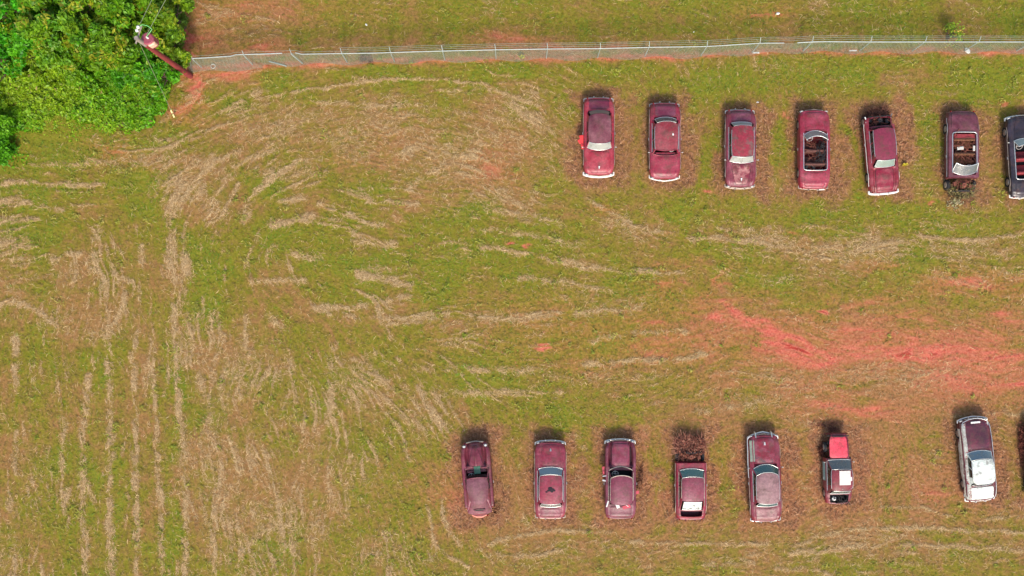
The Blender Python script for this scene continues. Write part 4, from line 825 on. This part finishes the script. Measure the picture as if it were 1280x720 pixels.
part(r, 'peeling_left_flank', paint('peel', (206, 206, 194), (176, 172, 160), (140, 56, 60), (.4, .6), (.55, .60), s3=4, seed=40, k=.85), lambda g_: g_.grid([[Vector((-I['wid'](t) * (1.0 - .075 * k), I['Y'](t) - .06 * max(0, .2 - t) * I['L'] * (1 - .2 * k), I['deck'](t, 1 - .075 * k) + .022 - (.10 if k == 0 else 0))) for k in range(5)] for t in [.03 + .94 * i / 30 for i in range(31)]]))
part(r, 'right_chrome_strip', CHROME, lambda g_: g_.tube([(I['wid'](t) * .97, I['Y'](t), I['deck'](t, .95) + .03) for t in [.04 + .92 * i / 20 for i in range(21)]], .022, 5))
make_car('dark_maroon_sedan', 'dark maroon sedan mostly outside the frame at the lower right edge', 1303, 577, 1, False,
  dict(L=98 * LL, W=1.9, hood=.3, ws=.4, roof=.78, glass=.84, fender=F50, mat=paint('p_red_n', (86, 22, 36), (110, 50, 60), (70, 40, 44), (.42, .66), seed=41), glassmat=G_DARK))
# ------------------------------------------------------------------ chain link fence
STEEL = simple('galvanised_steel', (176, 184, 178), .5, .3, .8, .2)
WIRE = simple('galvanised_wire', (146, 160, 146), .6, .2, .85, .2)
base = [at(x, y, 0) for x, y in FENCE_BASE]
FH = 1.9
fence = empty('chain_link_fence', base[0]); tag(fence, 'long grey chain link fence topped with barbed wire, crossing the whole field', 'fence')
def fpos(px):      # point on the fence line for a photo x
    for a, b in zip(FENCE_BASE[:-1], FENCE_BASE[1:]):
        if a[0] <= px <= b[0]:
            t = (px - a[0]) / (b[0] - a[0]); return at(px, a[1] + (b[1] - a[1]) * t, 0)
    return base[-1]
o0 = base[0]
tops = []
def sag(px): return .10 * math.sin(px * .05) * (1 if px < 380 else .3)
xs = [234 + i * 8 for i in range(146)]
toppts = []
for px in xs:
    b_ = fpos(px); h_ = FH - (.30 if px < 300 else 0.0) - (.2 * (1 - abs(px - 980) / 40) if abs(px - 980) < 40 else 0)
    toppts.append(Vector((b_.x, b_.y + .03 + (.0 if px > 380 else .1), h_)))
def loc(v): return v - o0
part(fence, 'top_rail', STEEL, lambda g_: (g_.tube([loc(v) for v in toppts[:17]], .035, 6), g_.tube([loc(v) for v in toppts[18:93]], .03, 6), g_.tube([loc(v) for v in toppts[94:]], .035, 6)))
def mesh_section(g_, a, b):
    # woven wire: two families of slanted strands, each bent over its height
    n = int((b - a) * S / .085)
    for k in range(n):
        for sgn in (-1, 1):
            px = a + (b - a) * (k + .5) / n; p0 = fpos(px); p2 = fpos(min(max(px + sgn * 1.9 / S * .35, 236), 1399))
            i = min(int((p2.x - toppts[0].x) / (toppts[1].x - toppts[0].x)), len(toppts) - 2); i = max(i, 0); fr_ = min(max((p2.x - toppts[i].x) / (toppts[i + 1].x - toppts[i].x), 0), 1); tp = toppts[i].lerp(toppts[i + 1], fr_)
            w_ = .0068; bulge = .18 + .12 * math.sin(px * .09) + (.25 if px < 330 else 0)
            P0 = loc(Vector((p0.x, p0.y - .02 - (bulge * .8), .03))); Pm = loc(Vector(((p0.x + p2.x) / 2, (p0.y + tp.y) / 2 - bulge * .7, tp.z * .5))); P1 = loc(Vector((p2.x, tp.y, tp.z)))
            q = len(g_.v)
            for P_ in (P0, Pm, P1): g_.v += [(P_.x - w_, P_.y, P_.z), (P_.x + w_, P_.y, P_.z)]
            g_.f += [(q, q + 1, q + 3, q + 2), (q + 2, q + 3, q + 5, q + 4)]; g_.sm += [False, False]
POSTS = [252, 316, 378, 434, 493, 556, 620, 683, 747, 806, 876, 940, 1004, 1074, 1140, 1205, 1270, 1335]
brk = [236] + POSTS
for a, b in zip(brk[:-1], brk[1:]): part(fence, 'wire_mesh', WIRE, lambda g_: mesh_section(g_, a, b))
def tph(px):
    i = min(max(int((px - 234) / 8), 0), len(toppts) - 1); return toppts[i].z
for px in POSTS:
    b_ = loc(fpos(px)); h_ = tph(px); big = px in (378, 1004)
    lx = .0 if px != 378 else -.25
    pst = part(fence, 'post', STEEL, lambda g_: g_.tube([b_ + Vector((0, -.06, -.05)), b_ + Vector((lx * .5, 0, h_ * .5)), b_ + Vector((lx, .06, h_ + .02))], .05 if big else .034, 7))
    part(pst, 'barb_arm', STEEL, lambda g_: g_.tube([b_ + Vector((lx, .06, h_)), b_ + Vector((lx - .04, .30, h_ + .30))], .022, 5))
for k in range(3):
    f_ = (k + 1) / 3
    part(fence, 'barbed_wire', WIRE, lambda g_: g_.tube([loc(v) + Vector((0, .03 + .25 * f_, .3 * f_ + .02 - .02 * math.sin(i * 1.3))) for i, v in enumerate(toppts) if v.x > fpos(430).x or k == 0], .009, 4))
o = MB(); o.tube([(-.62, .12, .05), (0, 0, .08), (.55, -.12, .06)], .04, 6); o = o.build('loose_rail', STEEL); o.location = at(348, 80, 0); o.rotation_euler.z = -.06
tag(o, 'pale loose pipe lying on the clay below the fence, left of the leaning post', 'pipe')
for px, py, ln, lb in ((1066, 63.5, .5, 'short pale board lying at the foot of the fence, right side of the photo'), (945, 66, .42, 'tiny pale board at the fence foot above the third red car')):
    o = MB(); o.box((0, 0, .03), (ln, .09, .04), .02, bev=.01); o = o.build('board', WHITEENAMEL); o.location = at(px, py, 0); tag(o, lb, 'board')
def rumple(name, px, py, r, lb, cat, col=WHITEENAMEL, sc=(1.4, .8, .5)):
    o = MB(); q = random.Random(int(px)); P_ = []
    for i in range(7):
        a = math.pi * i / 6; P_.append([Vector((sc[0] * r * math.sin(a) * math.cos(b) * q.uniform(.75, 1.2), sc[1] * r * math.sin(a) * math.sin(b) * q.uniform(.75, 1.2), sc[2] * r * (math.cos(a) + .6))) for b in [2 * math.pi * j / 9 for j in range(9)]])
    o.grid(P_, False, None, True); o = o.build(name, col); o.location = at(px, py, 0); o.rotation_euler.z = q.uniform(-1, 1); tag(o, lb, cat)
rumple('white_bag', 1209, 63.5, .17, 'crumpled white bag at the foot of the fence near the top right', 'litter')
rumple('white_scrap', 972, 17, .10, 'small white scrap on the grass beyond the fence near the top edge', 'litter')
rumple('white_scrap', 458, 31, .07, 'tiny white scrap on the grass beyond the fence, upper left half', 'litter')
rumple('white_scrap', 867, 40, .05, 'speck of white litter just beyond the fence above the second red car', 'litter')
rumple('white_scrap', 947, 128, .07, 'speck of white litter on green turf behind the rust blotched sedan', 'litter')
o = MB(); o.tube([(.14 * math.cos(q), .14 * math.sin(q), .03) for q in [2 * math.pi * k / 16 for k in range(17)]], .02, 5, False); o = o.build('wire_hoop', WHITEENAMEL); o.location = at(266.5, 83, 0.05); tag(o, 'small pale ring on the clay below the left end of the fence', 'hoop')

# ------------------------------------------------------------------ utility pole
pb = at(238, 95, 0); PH = 8.6; pt = at(170, 47.5, PH) - pb
pole = empty('utility_pole', pb); tag(pole, 'reddish wooden utility pole with a transformer, rising at the corner of the fence', 'utility pole')
WOOD = simple('weathered_pole_wood', (136, 48, 46), .85, 0, .75, .35, 5); WOODT = simple('grey_pole_top', (150, 136, 126), .85, 0, .8, .25, 6)
part(pole, 'shaft', WOOD, lambda g_: g_.tube([Vector((0, 0, -.2)), pt * .35, pt * .85], [.20, .17, .135], 12))
part(pole, 'shaft_top', WOODT, lambda g_: g_.tube([pt * .85, pt], [.133, .12], 12))
tp = pt
tc_ = at(187.5, 50.5, PH * .86) - pb; tn = part(pole, 'transformer', simple('transformer_tank', (150, 70, 84), .5, .1, .9, .15), lambda g_: (g_.tube([tc_ + Vector((0, 0, -.48)), tc_ + Vector((0, 0, .35))], .33, 16), g_.tube([tc_ + Vector((0, 0, .35)), tc_ + Vector((0, 0, .42))], [.36, .30], 16)))
part(tn, 'pale_base_plate', simple('pale_tank_face', (226, 176, 150), .6, 0, .9, .1), lambda g_: g_.box(tc_ + Vector((.16, -.24, .02)), (.42, .22, .5), .5, bev=.06))
part(tn, 'bushing', WHITEENAMEL, lambda g_: (g_.tube([tc_ + Vector((0.05, .02, .40)), tc_ + Vector((.05, .02, .62))], [.07, .04], 8), g_.tube([tc_ + Vector((-.2, -.12, .3)), tc_ + Vector((-.32, -.2, .42))], .04, 8)))
part(tn, 'bracket', DARKMETAL, lambda g_: (g_.tube([tc_ + Vector((-.25, 0, .1)), pt * .86 + Vector((0, 0, .1))], .04, 6), g_.tube([tc_ + Vector((-.25, 0, -.3)), pt * .86 + Vector((0, 0, -.3))], .04, 6)))
part(pole, 'crossarm', WOODT, lambda g_: g_.tube([pt + Vector((-.12, -.25, -.25)), pt + Vector((.22, .72, -.2))], .055, 6))
i1, i2 = pt + Vector((.05, .42, -.05)), pt + Vector((.12, .60, -.03))
for q in (i1, i2): part(pole, 'insulator', WHITEENAMEL, lambda g_: (g_.tube([q + Vector((0, 0, -.14)), q + Vector((0, 0, .02))], [.04, .05], 8), g_.ball(q + Vector((0, 0, .05)), .10, (1, 1, .8), 10)))
part(pole, 'jumper_cable', simple('green_insulation', (110, 190, 110), .5, 0, .9, .1), lambda g_: g_.tube([i2, i2 + Vector((.25, .12, .1)), i2 + Vector((.55, .05, .12)), i2 + Vector((.78, -.12, .05)), tc_ + Vector((.05, .04, .6))], .022, 5))
CABLE = simple('weathered_cable', (136, 146, 110), .7, 0, .7, .1)
def wire(name, a, b, sagz, r, mat, lb, cat):
    pts = [a + (b - a) * k / 24 + Vector((0, 0, -sagz * 4 * (k / 24) * (1 - k / 24))) for k in range(25)]
    g_ = MB(); g_.tube([p_ - a for p_ in pts], r, 5); o_ = g_.build(name, mat); o_.location = a; tag(o_, lb, cat)
A = pb + i2; q = at(189, 0, PH); wire('power_line', A, A + (q - A).normalized() * 45, .35, .016, CABLE, 'thin overhead line leaving the pole top towards the upper edge, left of its twin', 'power line')
A = pb + tc_ + Vector((0.05, .15, .6)); q = at(206, 0, PH); wire('power_line', A, A + (q - A).normalized() * 45, .35, .016, CABLE, 'thin overhead line rising from the transformer towards the upper edge, right of its twin', 'power line')
A = pb + pt * .97; B_ = at(218, 147, 0.1)
g_ = MB(); g_.tube([Vector((0, 0, 0)), (B_ - A)], .016, 5); o = g_.build('guy_wire', CABLE); o.location = A; tag(o, 'taut guy wire running from the pole top down to the ground at the brush edge', 'guy wire')
gu = MB(); gu.tube([(B_ - A) * .89, (B_ - A) * .925], .05, 8); gu.tube([(B_ - A) * .955, (B_ - A) * .99], .05, 8); gu.build('guy_marker', simple('cream_guard', (236, 228, 160), .5, 0, 1, .1), o)

# ------------------------------------------------------------------ leaves
def leaf_cloud(name, cen, nrm_up, size, col, parent=None, seed=0, mat=None, aspect=1.7):
    r = np.random.default_rng(seed); n = len(cen)
    nrm = r.normal(0, 1, (n, 3)); nrm[:, 2] = np.abs(nrm[:, 2]) + nrm_up; nrm /= np.linalg.norm(nrm, axis=1)[:, None]
    t = r.normal(0, 1, (n, 3)); t -= nrm * (t * nrm).sum(1)[:, None]; t /= np.linalg.norm(t, axis=1)[:, None]; b = np.cross(nrm, t)
    s = (size * r.uniform(.6, 1.35, n))[:, None]
    V = np.stack([cen - t * s * .5 * aspect, cen + b * s * .38 - nrm * s * .1, cen + t * s * .5 * aspect - nrm * s * .25, cen - b * s * .38 - nrm * s * .1], 1).reshape(-1, 3)
    F = np.arange(n * 4).reshape(n, 4); cc = np.repeat(np.concatenate([col, np.ones((n, 1))], 1), 4, 0)
    return mesh_np(name, V, F, mat or attrmat('leaf', .5, .32, .35), parent, cc)
BARK = simple('bark', (92, 74, 58), .9, 0, .8, .35, 8)
def tree(name, label, cat, px, py, top, rad, nleaf, ca, cb, tip, seed, size=.17, group='trees and tall shrubs in the brushy corner'):
    r = np.random.default_rng(seed); q = random.Random(seed); ctr = at(px, py, top * .8); root = empty(name, (ctr.x, ctr.y, 0)); tag(root, label, cat, group)
    tr_ = MB(); hh = top * .72; tr_.tube([(0, 0, -.1), (.06, .04, hh * .5), (0, .05, hh)], [.16 * rad / 2 + .05, .11 * rad / 2 + .03, .04], 8); trunk = tr_.build('trunk', BARK, root)
    ncl = int(16 + rad * rad * 7); cl = []
    for i in range(ncl):
        a = q.uniform(0, 6.283); e = math.sqrt(q.random()); z = (1 - e * e) ** .5
        rr = rad * e * q.uniform(.85, 1.12); cl.append((rr * math.cos(a), rr * math.sin(a), top * (.52 + .44 * z) + q.uniform(-.5, .35), q.uniform(.24, .46) * (.7 + .3 * rad / 2)))
    lm = MB()
    for c_ in cl[::2]:
        b0 = Vector((0, 0, hh * q.uniform(.35, .85))); c3 = Vector(c_[:3]); lm.tube([b0, (b0 + c3) / 2 + Vector((0, 0, -.15)), c3], [.05, .032, .012], 5)
    lm.build('limbs', BARK, root)
    cl = np.array(cl); k = r.integers(0, ncl, nleaf); off = r.normal(0, 1, (nleaf, 3)); off /= np.linalg.norm(off, axis=1)[:, None]; off *= (r.random((nleaf, 1)) ** .45)
    cen = cl[k, :3] + off * cl[k, 3][:, None] * np.array([1.15, 1.15, .75])
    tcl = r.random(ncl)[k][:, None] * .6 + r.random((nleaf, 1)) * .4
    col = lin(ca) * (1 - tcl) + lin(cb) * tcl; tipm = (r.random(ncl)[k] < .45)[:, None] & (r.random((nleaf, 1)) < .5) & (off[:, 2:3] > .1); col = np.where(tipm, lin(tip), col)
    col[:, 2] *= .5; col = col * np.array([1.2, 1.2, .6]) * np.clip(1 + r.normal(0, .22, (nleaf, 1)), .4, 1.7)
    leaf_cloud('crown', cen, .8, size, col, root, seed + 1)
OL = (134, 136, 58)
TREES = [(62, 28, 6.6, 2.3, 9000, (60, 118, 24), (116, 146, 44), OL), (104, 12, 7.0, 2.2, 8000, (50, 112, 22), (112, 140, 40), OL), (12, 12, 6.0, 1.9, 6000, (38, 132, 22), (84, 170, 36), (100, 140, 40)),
         (128, 46, 6.0, 2.0, 7000, (58, 110, 22), (110, 142, 40), OL), (84, 58, 5.4, 1.8, 6000, (54, 112, 24), (116, 146, 44), OL), (148, 8, 5.8, 1.9, 6000, (56, 116, 22), (108, 148, 42), (130, 140, 50)),
         (34, 52, 4.6, 1.6, 5000, (44, 120, 22), (92, 160, 38), (120, 140, 50)), (160, 74, 3.8, 1.5, 5000, (44, 104, 24), (86, 146, 34), (110, 140, 44)), (205, 14, 4.2, 1.6, 5000, (74, 116, 28), (120, 148, 48), (132, 142, 56)), (200, 92, 3.0, 1.1, 3000, (46, 110, 26), (88, 150, 36), (110, 140, 44)),
         (209, 58, 3.0, 1.15, 3500, (76, 118, 30), (122, 148, 50), (132, 142, 56)), (185, 40, 3.6, 1.5, 4500, (72, 116, 28), (118, 150, 46), (136, 138, 56)), (-12, 80, 4.0, 1.3, 3500, (40, 120, 22), (84, 150, 34), (110, 140, 44)), (-40, 30, 6.5, 2.3, 6000, (44, 112, 22), (94, 150, 36), OL), (60, -40, 6.8, 2.4, 6000, (50, 112, 22), (104, 142, 40), OL), (150, -45, 6.2, 2.2, 6000, (50, 112, 22), (104, 142, 40), OL)]
TL = ['broad bushy tree with olive brown tips, left of centre in the brushy corner', 'tall bushy tree with olive tips at the top edge, right of the broadest one', 'bright green tree in the extreme top left corner', 'rounded olive tipped tree just left of the pole top', 'lower olive tipped tree in the middle of the thicket',
      'leafy tree touching the top edge, nearest the power lines on their left', 'small bright tree near the left edge below the corner tree', 'dark green shrub between the trees and the vine covered ground', 'yellowish green shrub at the top edge beneath the power lines', 'small dark shrub beside the foot of the guy wire',
      'yellowish shrub at the right edge of the thicket above the fence corner', 'yellowish green shrub directly under the transformer', 'shrub cut by the left edge above the dark green bush', 'tree outside the frame to the left of the corner', 'tree outside the frame above the broad bushy tree', 'tree outside the frame above the power lines']
for i, (t_, lb) in enumerate(zip(TREES, TL)):
    px, py, top, rad, nl, ca, cb, tip = t_
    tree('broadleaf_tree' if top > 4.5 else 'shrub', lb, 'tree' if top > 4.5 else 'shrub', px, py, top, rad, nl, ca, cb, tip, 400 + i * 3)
tree('dark_bush', 'dense dark green bush on the left edge at the lower end of the thicket', 'bush', -14, 156, 1.3, 1.3, 7500, (70, 128, 16), (104, 160, 30), (100, 150, 34), 480, .15)
tree('dark_bush', 'small dark green bush on the left edge directly below its larger twin', 'bush', -5, 186, 1.0, .85, 4000, (58, 116, 16), (90, 150, 28), (70, 130, 36), 484, .13)
# vines and weeds matted over the corner
n = 100000; Pb = scatter(brush * np.clip((176 - PY) / 50, .06, 1), n, 300); r = np.random.default_rng(301)
lum = fbm(16, 300, 4); lum2 = fbm(7, 310, 3); edge = fbm(40, 320, 2)
hb = np.clip((sample(lum, Pb[:, 0], Pb[:, 1]) - .38) * 3.2, .05, 1.6) + (sample(lum2, Pb[:, 0], Pb[:, 1]) - .4) * .9
hb = np.clip(hb, .06, 2.0) * np.clip((172 - Pb[:, 1]) / 80, .06, 1)
cen = np.stack([(Pb[:, 0] - 640) * S, (360 - Pb[:, 1]) * S, hb * r.uniform(.55, 1.08, n)], 1)
tt = np.clip(sample(edge, Pb[:, 0], Pb[:, 1]) * 1.6 - .3 + r.normal(0, .25, n), 0, 1)[:, None]
yy = np.clip((Pb[:, 0:1] - 150) / 60, 0, 1) * np.clip((120 - Pb[:, 1:2]) / 60, 0, 1)
colr = lin((96, 160, 10)) * (1 - tt) + lin((152, 180, 30)) * tt; colr = colr * (1 - yy * .7) + lin((118, 138, 48)) * yy * .7
br_ = (r.random((n, 1)) < .015); colr = np.where(br_, lin((146, 128, 76)), colr) * .85 * np.clip(1 + r.normal(0, .25, (n, 1)), .35, 1.8)
o = leaf_cloud('vine_thicket', cen, 1.1, np.full(n, .15), colr, None, 302); tag(o, 'bright green vines and weeds matted over the brushy corner', 'undergrowth', kind='stuff')

# ------------------------------------------------------------------ weeds growing out of the wrecks
def weeds(name, label, px, py, rx, ry, h, n, ca, cb, seed, leafc=None, nleaf=0, z0=0.0, group=None):
    r = np.random.default_rng(seed); c_ = at(px, py, h * .5); root = empty(name, (c_.x, c_.y, 0)); tag(root, label, 'weeds', group)
    a = r.uniform(0, 6.283, n); e = r.random(n) ** .7; kk = r.integers(0, 9, n); kx = r.uniform(-.7, .7, 9)[kk]; ky = r.uniform(-.7, .7, 9)[kk]; x = rx * (kx + .38 * e * np.cos(a)); y = ry * (ky + .38 * e * np.sin(a)); V = np.zeros((n, 4, 2, 3)); az = r.uniform(0, 6.283, n); L_ = h * r.uniform(.45, 1.15, n); out = r.uniform(.1, .75, n) * L_
    for k, t in enumerate((0, .4, .75, 1)):
        w_ = .018 * (1 - t * .75); X_ = x + np.cos(az) * out * t * t; Y_ = y + np.sin(az) * out * t * t; Z_ = z0 + L_ * (t - .25 * t ** 3)
        V[:, k, 0] = np.stack([X_ - np.sin(az) * w_, Y_ + np.cos(az) * w_, Z_], 1); V[:, k, 1] = np.stack([X_ + np.sin(az) * w_, Y_ - np.cos(az) * w_, Z_], 1)
    b = (np.arange(n) * 8)[:, None]; F = np.concatenate([b + np.array([[2 * k, 2 * k + 1, 2 * k + 3, 2 * k + 2]]) for k in range(3)], 0)
    col = np.repeat(np.concatenate([tints(n, ca, cb, seed + 1, .7, .3), np.ones((n, 1))], 1), 8, 0)
    mesh_np('stems', V.reshape(-1, 3), F, attrmat('dry_blades', .85), root, col)
    if nleaf:
        a = r.uniform(0, 6.283, nleaf); e = np.sqrt(r.random(nleaf)); cen = np.stack([rx * e * np.cos(a), ry * e * np.sin(a), z0 + r.uniform(.3, 1.0, nleaf) * h], 1)
        leaf_cloud('leaves', cen, .6, np.full(nleaf, .085), tints(nleaf, leafc[0], leafc[1], seed + 2, .75, .3), root, seed + 3)
DG, DT = (104, 46, 38), (206, 148, 116)
W = 'weeds growing among the junked cars'
weeds('weed_clump', 'tall reddish dead weeds in front of the green windshield, where the hood is missing', 863, 559, .95, .62, 1.0, 1500, (120, 56, 48), (214, 150, 124), 500, ((130, 60, 50), (200, 140, 110)), 700, group=W)
weeds('weed_clump', 'green and tan weeds sprouting through the nose of the gutted plum convertible', 1201, 239, .95, .5, 1.0, 520, (96, 84, 50), (190, 164, 120), 505, ((96, 100, 44), (176, 156, 100)), 260, group=W)
weeds('weed_clump', 'pale weeds straggling on the turf below the gutted plum convertible', 1193, 254, .6, .45, .3, 110, (140, 140, 80), (224, 214, 180), 510, ((150, 160, 90), (216, 210, 170)), 30, group=W)
weeds('weed_clump', 'dark dead weeds over the open engine of the tilted sedan by the fence', 1098, 140, .95, .42, .6, 700, (84, 44, 38), (170, 116, 92), 515, group=W)
weeds('weed_clump', 'dark brown weeds in front of and left of the coral hooded pickup', 1036, 533, 1.0, .45, .3, 220, (96, 52, 48), (160, 104, 84), 520, group=W)
weeds('weed_clump', 'dark weeds standing along the missing left fender of the coral hooded pickup', 1029, 560, .28, .75, .5, 200, (70, 36, 34), (140, 80, 60), 525, group=W)
weeds('weed_clump', 'red brown weeds crowding the sedan at the lower right edge of the photo', 1279, 570, .3, 2.3, .6, 500, (104, 48, 44), (176, 110, 90), 530, group=W)
weeds('weed_clump', 'dark maroon dead vines hanging on the fence above the left half of the field', 460, 73, .55, .2, .45, 240, (112, 50, 48), (160, 104, 92), 535, group=W)
weeds('weed_clump', 'small yellow flowering weed right of the tilted wrecked sedan', 1131, 206, .16, .08, .25, 30, (200, 180, 40), (236, 220, 70), 540, ((220, 200, 40), (240, 226, 80)), 40, group=W)
weeds('weed_clump', 'yellow tipped weed at the fence foot near the middle of the photo', 652, 71, .18, .12, .3, 40, (180, 160, 40), (220, 200, 60), 545, ((190, 180, 40), (220, 210, 70)), 40, group=W)
weeds('weed_clump', 'tan tall grass ringing the tail of the rounded fastback', 606, 640, 1.0, .55, .4, 500, (150, 90, 64), (216, 164, 118), 550, group=W)
weeds('weed_clump', 'dead brush leaning on the right side of the pontoon fendered sedan', 801, 600, .25, .9, .5, 260, (110, 60, 48), (206, 150, 110), 555, group=W)
weeds('weed_clump', 'dead stems lying across the tailgate of the coral hooded pickup', 1052, 626, .7, .3, .5, 200, (120, 80, 64), (190, 150, 120), 560, group=W)
tree('sapling', 'thin green sapling growing through the fence near the top right', 'sapling', 1193, 42, 1.3, .6, 260, (96, 128, 44), (140, 160, 70), (180, 150, 110), 490, .10, None)
